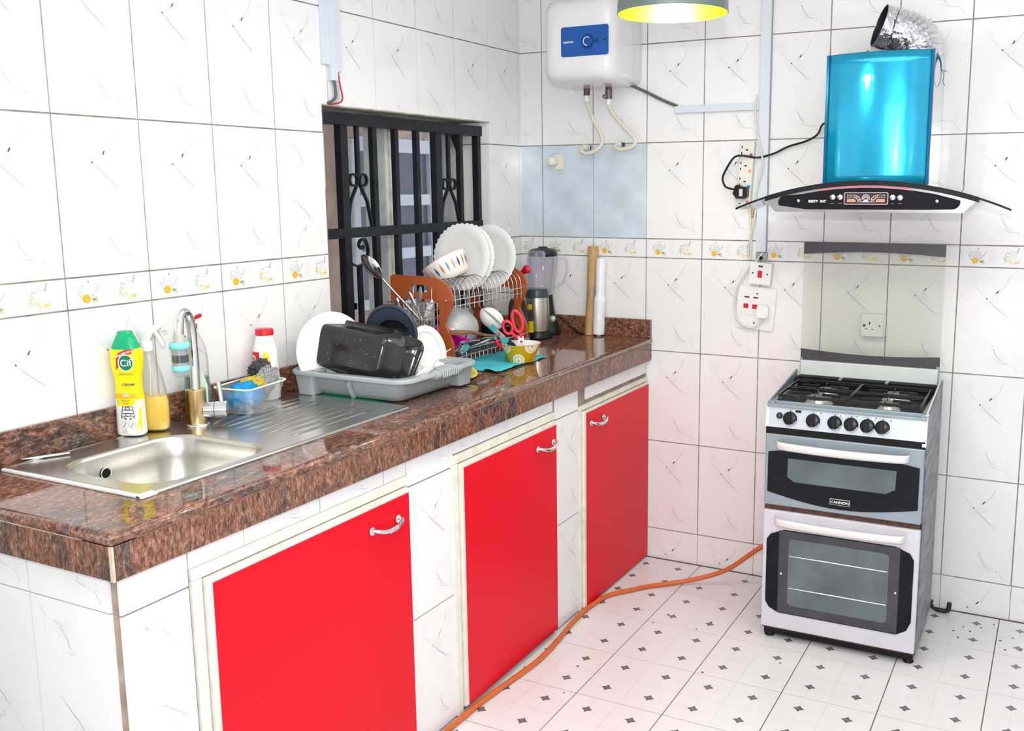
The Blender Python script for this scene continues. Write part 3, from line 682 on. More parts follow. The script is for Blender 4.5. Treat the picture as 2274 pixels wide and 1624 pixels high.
# control panel
trim_ = slab('trim', -W2, W2, .772, .797, -.008, .012, NB, ck)
cp = MB(); cp.loft([[(x, -.010, .797), (x, .004, .866), (x, .018, .866), (x, .018, .797)] for x in (-W2 + .008, W2 - .010)], 0, False)
cpo = obj('control_panel', cp, SILVL, ck)
obj('end_cap', MB().loft([[(x, -.010, .780), (x, .006, .872), (x, .03, .884), (x, .03, .780)] for x in (W2 - .010, W2 + .003)], 0, False), PALE, cpo)
obj('end_cap', MB().loft([[(x, -.010, .797), (x, .006, .872), (x, .03, .884), (x, .03, .797)] for x in (-W2 - .003, -W2 + .008)], 0, False), PALE, cpo)
tilt = math.atan2(.014, .069)
for i, x in enumerate((-.184, -.104, -.030, .025, .079, .128)):
    kb = MB(); kb.lathe([(.001, 0), (.0245, 0), (.0245, .006), (.021, .009), (.019, .010), (.001, .010)], 24)
    kb.loft([[(-.0055, -.021, z), (.0055, -.021, z), (.0055, .021, z), (-.0055, .021, z)] for z in (.009, .024)] , 0, False)
    k = obj('knob', kb, BLACK, cpo, loc=(x, -.0035, .831), bevel=.0012); k.rotation_euler = (PI / 2 - tilt, 0, 0)
    ar = MB(); ar.tube([(.0225 * math.cos(t), .0225 * math.sin(t), .0075) for t in [-1.9 + .2 * q for q in range(9)]], .0012, 5)
    obj('dial_mark', ar, WHITE, k)
    obj('pointer', MB().box(-.0012, .0012, .024, .029, -.001, .002), NB, k)
    sx = x + (.022 if i else .027)
    sm = MB(); sm.box(-.010, .010, -.004, .004, 0, .0005); s_ = obj('symbol', sm, NB if i == 0 else WHITE, cpo, loc=(sx, .0012, .858)); s_.rotation_euler = (PI / 2 - tilt, 0, 0)
    if i: obj('symbol_mark', MB().box(-.007 if i in (2, 3) else .001, -.001 if i in (2, 3) else .007, (-.003 if i in (2, 5) else 0), (0 if i in (2, 5) else .003), .0005, .0009), NB, s_)
bt = obj('button', MB().lathe([(.001, 0), (.0115, 0), (.0115, .004), (.0075, .005), (.0075, .010), (.001, .0105)], 18), [DKGR], cpo, loc=(-.221, -.0025, .838)); bt.rotation_euler = (PI / 2 - tilt, 0, 0)
# hob
HZ = .880
hb = MB(); hb.box(-W2, W2, -.002, .030, .867, .877).box(-W2, -W2 + .022, .010, .40, .870, HZ + .004).box(W2 - .020, W2, .010, .40, .870, HZ + .004)
hb.box(-W2 + .010, W2 - .010, .028, .036, .866, HZ + .004)
obj('hob_frame', hb, SILV, ck, bevel=.002)
for s_ in (-1, 1):
    rl = MB(); x0, x1 = (s_ * W2, s_ * (W2 - .005)); rl.loft([[(x, .010, .868), (x, .400, .868), (x, .400, .928), (x, .010, .884)] for x in sorted((x0, x1))], 0, False)
    obj('side_rail', rl, PALE if s_ > 0 else SILV, ck)
obj('hob_plate', MB().box(-W2 + .02, W2 - .018, .034, .36, .864, .869), ENAMEL, ck)
for x, y, r in ((-.112, .255, .032), (.130, .270, .042), (-.110, .110, .042), (.130, .105, .032)):
    bn = MB(); bn.lathe([(r + .010, .869), (r + .004, .876), (r, .877), (r, .888), (r - .003, .890)], 24, m=1); bn.lathe([(r + .003, .8905), (r + .003, .893), (r - .004, .8965), (.001, .8965)], 24, m=0)
    obj('burner', bn, [mat('burner_cap', (.22, .22, .22), .45, .4, var=.2), mat('burner_ring', (.55, .53, .50), .35, .8, var=.1)], ck, loc=(x, y, 0))
def pan_support(x0, x1):
    g = MB(); r = .0024; z = .906; y0, y1, ym = .045, .345, .190
    for y in (y0, ym - .012, ym + .012, y1): g.box(x0, x1, y - .0016, y + .0016, z - .010, z)
    for x in (x0, x1): g.box(x - .0016, x + .0016, y0, y1, z - .010, z)
    cx = (x0 + x1) / 2
    for cy in (.110, .262):
        for dx, dy in ((1, 0), (-1, 0), (0, 1), (0, -1)):
            a = Vector((cx + dx * .020, cy + dy * .020, z + .001)); b_ = Vector((cx + dx * .085, cy + dy * .066, z - .002))
            g.loft([[(p.x - (dy * .0015 or .0), p.y - (dx * .0015), p.z - h) for h in (0,)] + [(p.x + (dy * .0015), p.y + dx * .0015, p.z)] + [(p.x + dy * .0015, p.y + dx * .0015, p.z - .010), (p.x - dy * .0015, p.y - dx * .0015, p.z - .010)] for p in (a, b_)], 0, False)
        for sx_ in (-1, 1):
            for sy_ in (-1, 1): g.bar((cx + sx_ * .112, cy + sy_ * .070, z - .006), (cx + sx_ * .075, cy + sy_ * .045, z - .003), .0022)
    for x in (x0, x1):
        for y in (y0, y1): g.box(x - .002, x + .002, y - .002, y + .002, .869, z)
    obj('pan_support', g, ENAMEL, ck)
pan_support(-.238, -.003); pan_support(.003, .240)
vt = MB(); vt.box(-W2 + .008, W2 - .008, .358, .372, .868, .900); vt.box(-W2 + .008, W2 - .008, .372, .425, .868, .906)
for k in range(5): vt.box(-.25, .25, .374 + .0095 * k, .378 + .0095 * k, .906, .911)
for x in (-.09, .08): vt.box(x - .006, x + .006, .372, .425, .906, .912, 1)
obj('vent_grille', vt, [NB, SILV], ck)
obj('back_strip', MB().box(-.252, .252, .418, .430, .908, .966), PALE, ck, bevel=.002)
lid = MB(); lid.box(-.256, .256, .436, .4405, .905, 1.423)
LIDG = None
m_, nt_, b_ = new_mat('smoked_lid_glass'); nt_.nodes.remove(b_)
_t = nt_.nodes.new('ShaderNodeBsdfTransparent'); _t.inputs[0].default_value = (.93, .94, .91, 1)
_g = nt_.nodes.new('ShaderNodeBsdfGlossy'); _g.inputs['Roughness'].default_value = .06
_mx = nt_.nodes.new('ShaderNodeMixShader'); _mx.inputs[0].default_value = .06
nt_.links.new(_t.outputs[0], _mx.inputs[1]); nt_.links.new(_g.outputs[0], _mx.inputs[2]); nt_.links.new(_mx.outputs[0], nt_.nodes['Material Output'].inputs[0])
lido = obj('glass_lid', lid, m_, ck)
DB = mat('dark_grey_band', (.060, .058, .070), .35, var=.08)
lo = [(-.256, .966), (.256, .966)] + [(.256 - .512 * k / 12, 1.010 - .012 * math.sin(PI * k / 12)) for k in range(13)]
hi = [(.256, 1.423), (-.256, 1.423)] + [(-.256 + .512 * k / 12, 1.377 + .012 * math.sin(PI * k / 12)) for k in range(13)]
obj('band', front_poly(lo, .4350, .4362), DB, lido); obj('band', front_poly(hi, .4350, .4362), DB, lido)
for x in (-.250, .250): obj('hinge', MB().box(x - .005, x + .005, .425, .445, .895, .975), SILV, lido)

# ------------------------------------------------------------------ cooker hood
hd = thing('cooker_hood', 'curved glass cooker hood with blue filmed steel chimney and black control panel', 'cooker hood', (1.592, 0, 1.545))
Rg = 1.147; zc = .103 - Rg      # arc centre below the hood, local z
def arc(x, off=0.0): return zc + math.sqrt((Rg + off) ** 2 - x * x)
HGL = mat('hood_glass_grey', (.30, .34, .36), .06, spec=.8, var=.06, trans=.35)
XS = [-.452 + .904 * k / 24 for k in range(25)]
gl = MB(); gl.loft([[(x, -.450, arc(x) - .003), (x, -.450, arc(x) + .003), (x, -.16, arc(x) + .003), (x, -.16, arc(x) - .003)] for x in XS], 0, False)
obj('glass_canopy', gl, HGL, hd)
XE = [-.345 + .70 * k / 24 for k in range(25)]
eg = MB(); eg.loft([[(x, -.455, arc(x) - .013), (x, -.455, arc(x) + .004), (x, -.440, arc(x) + .004), (x, -.440, arc(x) - .013)] for x in XE], 0, False)
obj('front_seal', eg, NB, hd)
eg2 = MB(); eg2.loft([[(x, -.4515, arc(x) - .0035), (x, -.4515, arc(x) + .0035), (x, -.4495, arc(x) + .0035), (x, -.4495, arc(x) - .0035)] for x in XS], 0, False)
obj('glass_edge', eg2, NB, hd)
def hood_outline(ins, xa=-.307, xb=.309, za=0.0):
    tops = [(x, arc(x) - .013 - ins) for x in [(-.345 + ins * 1.6) + (.690 - ins * 3.2) * k / 16 for k in range(17)]]
    return [(xa + ins * .4, za + ins * .8), (xb - ins * .4, za + ins * .8)] + tops[::-1]
bb_ = MB(); P = hood_outline(0); bb_.loft([[(x, -.14, z) for x, z in P], [(x, -.448, z) for x, z in P]], 0, False)
bdy = obj('body', bb_, mat('hood_steel', (.42, .42, .42), .24, 1.0, var=.06, stretch=(1, 1, 10)), hd, bevel=.0015)
pp = [(-.29 + .012 * 0, .010), (.288, .010)] ; pp = []
for k in range(7): a = PI * .5 + PI * .62 * k / 6; pp.append((-.272 + .026 * math.cos(a + .15), .034 + .023 * math.sin(a + .15)))
pp += [(x, .0095) for x in (-.20, 0, .20)]
for k in range(7): a = -PI * .5 + PI * .62 * k / 6; pp.append((.274 + .026 * math.cos(a - .1), .034 + .023 * math.sin(a - .1)))
pp += [(x, arc(x) - .0205) for x in (.22, .16, .10, .05, 0, -.05, -.10, -.16, -.22)]
pn = MB(); pn.loft([[(x, -.4475, z) for x, z in pp], [(x, -.4505, z) for x, z in pp]], 0, False)
PANEL = mat('gloss_black_panel', (.006, .005, .008), .06, spec=.3, var=.2)
pno = obj('control_panel', pn, PANEL, hd)
PINK = mat('pink_trim_line', (.80, .14, .22), .3, var=.05)
tr = MB(); tr.loft([[(x, -.4512, arc(x) - .0185), (x, -.4512, arc(x) - .0145), (x, -.4480, arc(x) - .0145), (x, -.4480, arc(x) - .0185)] for x in [-.155 + .30 * k / 14 for k in range(15)]], 0, False)
obj('trim_line', tr, PINK, pno)
for x, z in ((-.109, .051), (-.084, .051), (.088, .050), (.112, .049)):
    b_ = MB(); b_.lathe([(.001, -.4560), (.004, -.4560), (.0045, -.4545), (.0062, -.4540), (.0090, -.4535), (.0098, -.4500)], 18, c=(x, 0, z), ax='y')
    obj('button', b_, CHROME, pno)
for x, z in ((-.227, .039), (.228, .038)): obj('screw', MB().lathe([(.001, -.4535), (.004, -.4530), (.0062, -.4500)], 14, c=(x, 0, z), ax='y'), CHROME, pno)
WH = mat('printed_white', (.85, .84, .80), .5, var=.02); ORNG = mat('orange_display_segment', (.90, .22, .05), .4, var=.05); MAR = mat('maroon_display', (.055, .018, .030), .12, var=.1, spec=.7)
tx = text('lettering', 'RESTP', .0118, WH, pno, (-.176, -.4508, .0365), (PI / 2, 0, 0), bold=.0004)
text('lettering', 'INT', .0118, WH, pno, (-.1410, -.4508, .0365), (PI / 2, 0, 0), bold=.0004)
obj('emblem', MB().lathe([(.0052, -.4512), (.0030, -.4512)], 16, c=(-.1550, 0, .0365), ax='y', cap=False), DKGR, pno)
for x, t_ in ((-.110, 'SWITCH'), (-.084, 'MOTOR'), (.088, 'LAMP'), (.113, 'POWER')): text('lettering', t_, .0042, mat('dim_print', (.30, .30, .30), .5), pno, (x, -.4508, .0300), (PI / 2, 0, 0), sx=.9)
dsp = MB(); q = rrect(-.071, .074, .0265, .0665, .005); q2 = rrect(-.0690, .0720, .0285, .0645, .004); q3 = rrect(-.066, .069, .031, .062, .002)
for Q, y_, mi in ((q, -.4515, 0), (q2, -.4518, 1), (q3, -.4520, 2)): dsp.loft([[(x, -.4500, z) for x, z in Q], [(x, y_, z) for x, z in Q]], mi, False)
dso = obj('display', dsp, [mat('pale_pink_frame', (.85, .62, .66), .4, var=.03), NB, MAR], pno)
def dline(P, w=.0007, m=WH, closed=True):
    mb = MB(); mb.tube([(x, -.4523, z) for x, z in P], w, 5, closed=closed, cap=not closed); return obj('display_segment', mb, m, dso)
for x in (-.0545, -.0410, .0435, .0575): dline([(x - .0045, .0490), (x + .0045, .0490), (x + .0045, .0580), (x - .0045, .0580)])
for s_, xo in ((-1, 0), (1, .003)):
    P = [(s_ * .060 + xo, .0360), (s_ * .060 + xo, .0430), (s_ * .035 + xo, .0430), (s_ * .031 + xo, .0360)]
    mb = MB(); mb.loft([[(x, -.4520, z) for x, z in P], [(x, -.4526, z) for x, z in P]], 0, False); obj('display_segment', mb, ORNG, dso); dline(P)
    fan = [(s_ * (.0335) + xo, .0575), (s_ * .0245 + xo, .0545), (s_ * .0175 + xo, .0470), (s_ * .0150 + xo, .0390), (s_ * .0240 + xo, .0390), (s_ * .0290 + xo, .0465), (s_ * .0340 + xo, .0490)]
    dline(fan)
    for a, b in (((.0290, .0465), (.0200, .0505)), ((.0315, .0480), (.0275, .0560)), ((.0255, .0420), (.0160, .0440))): dline([(s_ * a[0] + xo, a[1]), (s_ * b[0] + xo, b[1])], closed=False)
fanc = [(.0015 + .0125 * math.cos(t), .0470 + .0125 * math.sin(t)) for t in [-.4 + (PI + .8) * k / 14 for k in range(15)]]
dline(fanc, closed=False)
for k in range(9):
    t = -.15 + (PI + .3) * k / 8; dline([(.0015 + .005 * math.cos(t), .0445 + .005 * math.sin(t)), (.0015 + .0115 * math.cos(t), .0470 + .0115 * math.sin(t))], closed=False)
mb = MB(); Q = [(-.028, .0345), (.031, .0345), (.031, .0358), (.0115, .0362), (.0060, .0420), (.0015, .0435), (-.0030, .0420), (-.0085, .0362), (-.028, .0358)]
mb.loft([[(x, -.4520, z) for x, z in Q], [(x, -.4526, z) for x, z in Q]], 0, False); obj('display_segment', mb, WH, dso)
# chimney: steel box with a bowed front covered in blue film
BLUE = mat('blue_protective_film', (.0, .36, .60), .20, .55, var=.14, scale=5, coat=.6)
cx0, cx1, zb, zt = -.178, .178, .090, .540
def bow(x):
    ax = abs(x)
    return -.292 - .022 * (.178 - ax) / .050 if ax > .128 else -.314 - .020 * (1 - (ax / .128) ** 2)
XC = [cx0 + (cx1 - cx0) * k / 20 for k in range(21)]
ch = MB(); ring = [(x, bow(x)) for x in XC]
sect = ring + [(.178, -.002), (-.178, -.002)]
ch.loft([[(x, y, z) for x, y in sect] for z in (zb, zt)], 0, False, cap=False)
cho = obj('chimney', ch, mat('polished_steel_side', (.70, .71, .73), .12, 1.0, var=.06, scale=4, bump=.25, bscale=5), hd)
fm = MB(); rows = []
for j in range(13):
    z = zb + (zt - zb) * j / 12
    row = []
    for k, x in enumerate(XC):
        y = bow(x) - .0015
        if k in (3, 17): y -= .0016
        y -= .0016 * math.exp(-((x - .095 - .006 * math.sin(j * .9)) / .012) ** 2) - .0008 * noise.noise(Vector((x * 18, z * 9, 0)))
        row.append((x, y, z))
    rows.append(row)
fm.loft(rows, 0, True, closed=False, cap=False)
obj('blue_film', fm, BLUE, cho, solid=.0006)
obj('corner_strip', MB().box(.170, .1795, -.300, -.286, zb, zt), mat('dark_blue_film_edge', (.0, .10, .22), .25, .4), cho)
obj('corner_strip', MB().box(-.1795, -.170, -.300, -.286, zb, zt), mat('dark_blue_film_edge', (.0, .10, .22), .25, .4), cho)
tf = MB()
for P in (((.170, -.26, .540), (.184, -.20, .515), (.190, -.20, .480)), ((.186, -.20, .500), (.190, -.20, .470), (.188, -.20, .440), (.180, -.20, .425)), ((.190, -.20, .480), (.199, -.20, .465), (.197, -.20, .440), (.204, -.20, .427)), ((.190, -.20, .482), (.205, -.20, .474))):
    tf.tube(cr(P, 4), [.005, .005, .005, .005, .004, .003, .003, .002, .002][:len(cr(P, 4))] if P[0][0] < .175 else .0012, 5)
obj('torn_film', tf, mat('torn_blue_film', (.0, .16, .26), .4), cho)

# foil duct
du = thing('foil_duct', 'short crumpled aluminium foil duct bent over on top of the blue chimney', 'duct', (1.592, 0, 1.545))
path = cr([(.105, -.150, .530), (.108, -.150, .560), (.095, -.150, .597), (.055, -.150, .622), (.012, -.152, .634), (-.028, -.168, .648)], 7)
dm = MB(); rings = []; N_ = len(path)
for i, p in enumerate(path):
    d = (path[min(i + 1, N_ - 1)] - path[max(i - 1, 0)]).normalized(); b = d.cross(Vector((0, 1, 0))).normalized(); a = b.cross(d).normalized()
    base_r = .0735 if i < N_ - 9 else .0745
    fold = (.0045 if i % 2 else -.0035) if i < N_ - 8 else 0
    rings.append([tuple(p + (a * math.cos(t) + b * math.sin(t)) * (base_r + fold + .0035 * noise.noise(Vector((math.cos(t) * 3, math.sin(t) * 3, i * .55))))) for t in [2 * PI * k / 40 for k in range(40)]])
dm.loft(rings, 0, False, cap=False)
inner = [[tuple(Vector(q) + (p - Vector(q)) * .03) for q in r] for r, p in zip(rings[-9:], path[-9:])]
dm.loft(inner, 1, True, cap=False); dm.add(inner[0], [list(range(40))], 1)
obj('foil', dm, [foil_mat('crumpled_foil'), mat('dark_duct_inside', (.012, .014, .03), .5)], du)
obj('wire_ring', MB().tube([tuple(v) for v in rings[-1]], .0016, 6, closed=True), WIRE, du)
# hood mains lead
def cable(name, label, cat, P, r, m, group=None, k=6, n=8):
    P = cr(P, k); b0 = P[0]; mb = MB(); mb.tube([p - b0 for p in P], r, n); o = obj(name, mb, m); o.location = b0; return tag(o, label, cat, group)
cable('mains_cable', 'black mains lead looping from the blue hood chimney to the black plug', 'cable',
      [(1.415, -.05, 1.885), (1.348, -.03, 1.869), (1.326, -.028, 1.830), (1.283, -.024, 1.806), (1.213, -.020, 1.787), (1.152, -.020, 1.760), (1.089, -.026, 1.747), (1.035, -.050, 1.755), (1.000, -.050, 1.745), (.960, -.035, 1.690), (.951, -.030, 1.662), (.965, -.038, 1.635), (.990, -.052, 1.626), (1.022, -.060, 1.620)], .0042, BLACK)
# ------------------------------------------------------------------ multi-socket strip and plugs
ps = thing('power_strip', 'ivory four-way socket strip hung upright on the tiles left of the hood', 'extension socket', (1.043, 0, 1.690), (0, 0, 0))
ps.rotation_euler = (0, math.radians(3.2), 0)
obj('housing', MB().box(-.030, .030, -.030, -.001, -.135, .122), IVORY, ps, bevel=.005)
HOLE = BK
for i, c_ in enumerate(((.22, .05, .42), (.90, .38, .10), (.0, .30, .62), (.70, .10, .32))):
    z = .082 - .062 * i
    if i < 3:
        sk = MB(); sk.box(-.021, -.017, -.0306, -.0295, z + .011, z + .021).box(-.021, -.017, -.0306, -.0295, z - .013, z - .003).box(-.004, .006, -.0306, -.0295, z + .003, z + .008)
        obj('socket_slots', sk, HOLE, ps)
    obj('switch', MB().box(.014, .026, -.034, -.029, z - .020, z - .008), mat('switch_colour_%d' % i, c_, .3), ps, bevel=.002)
obj('neon', MB().box(-.018, -.008, -.031, -.029, -.126, -.122), mat('dark_red_neon', (.12, .01, .02), .3), ps)
pg = thing('plug', 'black mains plug in the lowest socket of the ivory strip', 'plug', (1.036, -.030, 1.610))
obj('plug_body', MB().prism(rrect(-.026, .026, -.024, .024, .014), 0, .030).prism(circ(.015, 16, -.014, .016), 0, .026).prism(circ(.012, 14, -.024, -.002), 0, .020), BLACK, pg, bevel=.003, rot=(PI / 2, 0, 0))
obj('plug_label', MB().box(-.006, .008, -.0310, -.0298, -.014, .014), mat('printed_paper_label', (.72, .62, .70), .6, var=.25, scale=160), pg)
# white cables beside the trunking
WCAB = mat('cream_cable', (.72, .70, .60), .45, var=.06)
cable('white_cable', 'cream cable running down beside the upright trunking to the socket strip', 'cable', [(1.084, -.030, 1.99), (1.078, -.026, 1.939), (1.082, -.026, 1.87), (1.112, -.030, 1.747), (1.112, -.03, 1.70), (1.092, -.028, 1.62), (1.088, -.022, 1.535), (1.070, -.015, 1.445), (1.058, -.010, 1.38), (1.060, -.010, 1.345), (1.068, -.010, 1.352), (1.070, -.010, 1.42), (1.066, -.012, 1.49), (1.060, -.014, 1.555)], .0038, WCAB)
cable('white_cable', 'cream cable looping from the trunking end down to the white plug', 'cable', [(1.120, -.022, 1.372), (1.098, -.020, 1.340), (1.062, -.020, 1.300), (1.025, -.020, 1.240), (1.010, -.022, 1.18), (1.012, -.022, 1.125), (1.032, -.024, 1.085), (1.075, -.026, 1.065), (1.112, -.028, 1.078), (1.130, -.028, 1.108)], .0040, WCAB)
obj_ = thing('cable_clip', 'rusty screw and cream clip under the socket strip', 'clip', (1.073, -.001, 1.530))
obj('clip', MB().box(-.012, .014, -.012, 0, -.018, .018), mat('stained_cream', (.45, .40, .30), .6, var=.3, scale=60), obj_, bevel=.004)
obj('screw', MB().lathe([(.001, -.017), (.005, -.016), (.006, -.012)], 10, ax='y'), BRASS, obj_)
# trunking
TRUNK = mat('pale_blue_white_trunking', (.66, .73, .80), .4, var=.02)
def trunk(name, label, boxes, grp=None):
    t = thing(name, label, 'cable trunking', (0, 0, 0))
    for (x0, x1, y0, y1, z0, z1) in boxes: obj('channel', MB().box(x0, x1, y0, y1, z0, z1), TRUNK, t, bevel=.0015)
    return t
vt_ = trunk('cable_trunking', 'tall upright pale trunking on the back wall between heater and hood', [(1.091, 1.131, -.018, -.0005, 1.374, 2.70)])
obj('lid_edge', MB().box(1.131, 1.1335, -.016, -.0005, 1.374, 2.70), mat('grey_trunking_edge', (.35, .38, .40), .5), vt_)
trunk('cable_trunking', 'short level pale trunking joining the upright one below the heater', [(.735, 1.090, -.016, -.0005, 1.932, 1.960)])
br = thing('connector', 'open trunking end with exposed bracket above the cooker switch', 'fitting', (1.118, 0, 1.35))
obj('bracket', MB().box(-.026, .020, -.020, -.0005, -.006, .022), mat('grey_green_metal', (.30, .34, .33), .4, .6), br, bevel=.003)
obj('gland', MB().lathe([(.008, -.024), (.008, -.018)], 10, ax='y', c=(-.004, 0, 0)), NB, br)
# cooker switch
sw = thing('cooker_switch', 'small square white cooker switch with red rocker just below the trunking end', 'switch', (1.1165, 0, 1.288), (0, math.radians(4.5), 0))
obj('pattress', MB().box(-.044, .044, -.030, -.001, -.044, .044), IVORY, sw, bevel=.003)
obj('faceplate', MB().box(-.0445, .0445, -.036, -.030, -.0445, .0445), WHITE, sw, bevel=.002)
REDP = mat('red_rocker', (.55, .012, .03), .3, var=.1)
obj('rocker', MB().box(-.009, .009, -.0405, -.0355, -.016, .012), REDP, sw, bevel=.0015)
obj('neon', MB().box(-.009, .009, -.0370, -.0355, .026, .033), mat('dark_red_neon', (.12, .01, .02), .3), sw)
for x in (-.030, .030): obj('screw', MB().lathe([(.001, -.0375), (.003, -.0372), (.0038, -.0355)], 10, ax='y', c=(x, 0, 0)), DKGR, sw)
cs = thing('cooker_socket', 'big white cooker control plate with two red switches and a white plug in it', 'socket', (1.0960, 0, 1.146), (0, math.radians(4.0), 0))
obj('faceplate', MB().prism(rrect(-.079, .079, -.088, .086, .014), 0, .012), WHITE, cs, bevel=.003, rot=(PI / 2, 0, 0))
obj('panel', MB().prism(rrect(-.066, .056, -.030, .030, .002), .012, .0145), WHITE, cs, bevel=.001, rot=(PI / 2, 0, 0))
for x in (-.041, -.004): obj('rocker', MB().box(x - .010, x + .010, -.0190, -.0140, -.004, .014), REDP, cs, bevel=.0015); obj('neon', MB().box(x - .010, x + .010, -.0135, -.0115, .038, .044), mat('dark_red_neon', (.12, .01, .02), .3), cs)
for x, z in ((0, .058), (-.002, -.062)): obj('screw', MB().lathe([(.001, -.0138), (.0034, -.0135), (.0040, -.0115)], 10, ax='y', c=(x, 0, z)), DKGR, cs)
wp = thing('plug', 'white mains plug in the big white cooker plate', 'plug', (1.130, -.0145, 1.136))
obj('plug_body', MB().prism(rrect(-.024, .022, -.026, .026, .013), 0, .034), WHITE, wp, bevel=.005, rot=(PI / 2, 0, .12))
# socket seen through the glass lid
so = thing('wall_socket', 'single white wall socket seen through the raised glass cooker lid', 'socket', (1.562, 0, 1.103))
obj('pattress', MB().box(-.042, .046, -.026, -.001, -.042, .042), IVORY, so, bevel=.003)
obj('faceplate', MB().box(-.043, .040, -.033, -.026, -.043, .043), WHITE, so, bevel=.002)
obj('socket_slots', MB().box(-.0135, -.0080, -.0335, -.0325, .004, .014).box(-.0260, -.0190, -.0335, -.0325, -.0155, -.0120).box(-.0035, .0035, -.0335, -.0325, -.0155, -.0120), BK, so)
obj('switch', MB().box(.012, .023, -.0365, -.0325, .006, .030), WHITE, so, bevel=.0015)
for x, r in ((-.031, .006), (.027, .0038)): obj('screw', MB().lathe([(.001, -.0345), (r, -.0340), (r, -.0325)], 12, ax='y', c=(x, 0, .0)), DKGR, so)

# ------------------------------------------------------------------ water heater
wh = thing('water_heater', 'white square electric water heater with blue control panel on the back wall', 'water heater', (.4285, 0, 2.21))
HW = mat('heater_white', (.78, .79, .78), .22, var=.015, coat=.3)
hbm = MB(); rings = []
Hx, Hz = .156, .165
for y, ins, r in ((-.001, .004, .035), (-.012, 0, .04), (-.20, 0, .04), (-.245, .002, .04), (-.272, .007, .045), (-.290, .018, .05), (-.298, .034, .05), (-.301, .055, .05)):
    rings.append([(x, y, z) for x, z in rrect(-Hx + ins, Hx - ins, -Hz + ins, Hz - ins, max(.012, r), 6)])
hbm.loft(rings, 0, True)
obj('casing', hbm, HW, wh)
pan = MB(); pan.loft([[(x, -.3005, z) for x, z in rrect(-.060, .158 - .010, -.066, .048, .010)], [(x, -.3035, z) for x, z in rrect(-.060, .148, -.066, .048, .010)]], 0, False)
BLU = mat('blue_control_panel', (.004, .085, .36), .3, var=.05)
po = obj('control_panel', pan, BLU, wh); 
obj('panel_border', MB().loft([[(x, -.3000, z) for x, z in rrect(-.063, .151, -.069, .051, .012)], [(x, -.3025, z) for x, z in rrect(-.063, .151, -.069, .051, .012)]], 0, False), WHITE, wh)
kd = MB(); kd.lathe([(.027, -.3030), (.028, -.3060), (.026, -.3065)], 26, ax='y', c=(.058, 0, -.012), cap=False); kd.lathe([(.001, -.3120), (.020, -.3115), (.022, -.3100), (.022, -.3030)], 26, ax='y', c=(.058, 0, -.012))
kdo = obj('dial', kd, mat('darker_blue_dial', (.004, .05, .24), .3), po)
obj('dial_mark', MB().tube([(.058 + .0155 * math.cos(t), -.3118, -.012 + .0155 * math.sin(t)) for t in [.9 + .28 * k for k in range(15)]], .0022, 5), WH, kdo)
obj('pilot_light', MB().lathe([(.001, -.308), (.007, -.307), (.008, -.303)], 14, ax='y', c=(.098, 0, -.011)), mat('darker_blue_dial2', (.004, .04, .20), .25), po)
obj('pilot_light', MB().lathe([(.001, -.306), (.003, -.3055), (.0035, -.303)], 10, ax='y', c=(.131, 0, -.010)), NB, po)
text('lettering', 'ARISTON', .0090, WH, po, (-.0235, -.3038, -.0105), (PI / 2, 0, 0), bold=.0003, sx=1.05)
obj('emblem', MB().lathe([(.0042, -.3040), (.0024, -.3040)], 14, ax='y', c=(-.0455, 0, -.0105), cap=False), WH, po)
# the panel sits at px (1250..1358): shift it on the front face
for o_ in wh.children:
    if o_.name.split('.')[0] in ('control_panel', 'panel_border'): o_.location.x = -.006
for x in (-.072, .030): obj('pipe_stub', MB().lathe([(.013, -.195), (.013, -.163)], 14, c=(x, -.06, 0)), mat('corroded_copper', (.16, .08, .06), .5, .5, var=.5, scale=60), wh)
HOSE = mat('cream_flexible_hose', (.70, .67, .55), .35, var=.06, scale=30)
NUT = mat('white_plastic_nut', (.80, .79, .74), .35)
def flexi(label, P, nutp, valve):
    t = thing('water_hose', label, 'hose', P[0]); o0 = Vector(P[0])
    obj('hose', MB().tube([p - o0 for p in cr(P, 6)], .0085, 10), HOSE, t)
    obj('nut', MB().lathe([(.013, -.012), (.0135, .014), (.010, .017)], 8, c=tuple(Vector(nutp) - o0), sm=False), NUT, t)
    e = Vector(P[-1]) - o0
    obj('nut', MB().tube([tuple(e), tuple(e + Vector((.006, .030, 0)))], .0125, 8, sm=False), NUT, t)
    if valve: obj('valve', MB().lathe([(.015, .012), (.015, .048)], 12, c=tuple(Vector(nutp) - o0)).lathe([(.001, -.030), (.008, -.029), (.009, -.01)], 10, ax='y', c=tuple(Vector(nutp) - o0 + Vector((-.008, 0, .022)))), mat('corroded_valve', (.22, .17, .15), .45, .6, var=.5, scale=50), t)
flexi('cream flexible hose curling from the heater to the left wall outlet', [(.3565, -.06, 2.000), (.368, -.06, 1.96), (.392, -.06, 1.905), (.422, -.06, 1.855), (.428, -.06, 1.820), (.404, -.065, 1.790), (.360, -.070, 1.776), (.330, -.065, 1.790), (.334, -.045, 1.803)], (.3565, -.06, 2.003), False)
flexi('cream flexible hose curling from the heater to the right wall outlet', [(.4585, -.06, 1.970), (.480, -.06, 1.935), (.530, -.06, 1.880), (.572, -.06, 1.840), (.580, -.06, 1.815), (.560, -.065, 1.797), (.520, -.070, 1.789), (.488, -.065, 1.800), (.490, -.045, 1.812)], (.4585, -.06, 1.985), True)
for x, z, lb in ((.340, 1.803, 'left'), (.498, 1.812, 'right')):
    pt = thing('pipe_outlet', 'threaded pipe outlet in the back wall holding the %s heater hose' % lb, 'pipe', (x, 0, z))
    obj('thread', MB().lathe([(.010, -.030), (.010, -.001)], 12, ax='y'), mat('black_rubber', (.02, .02, .02), .6), pt)
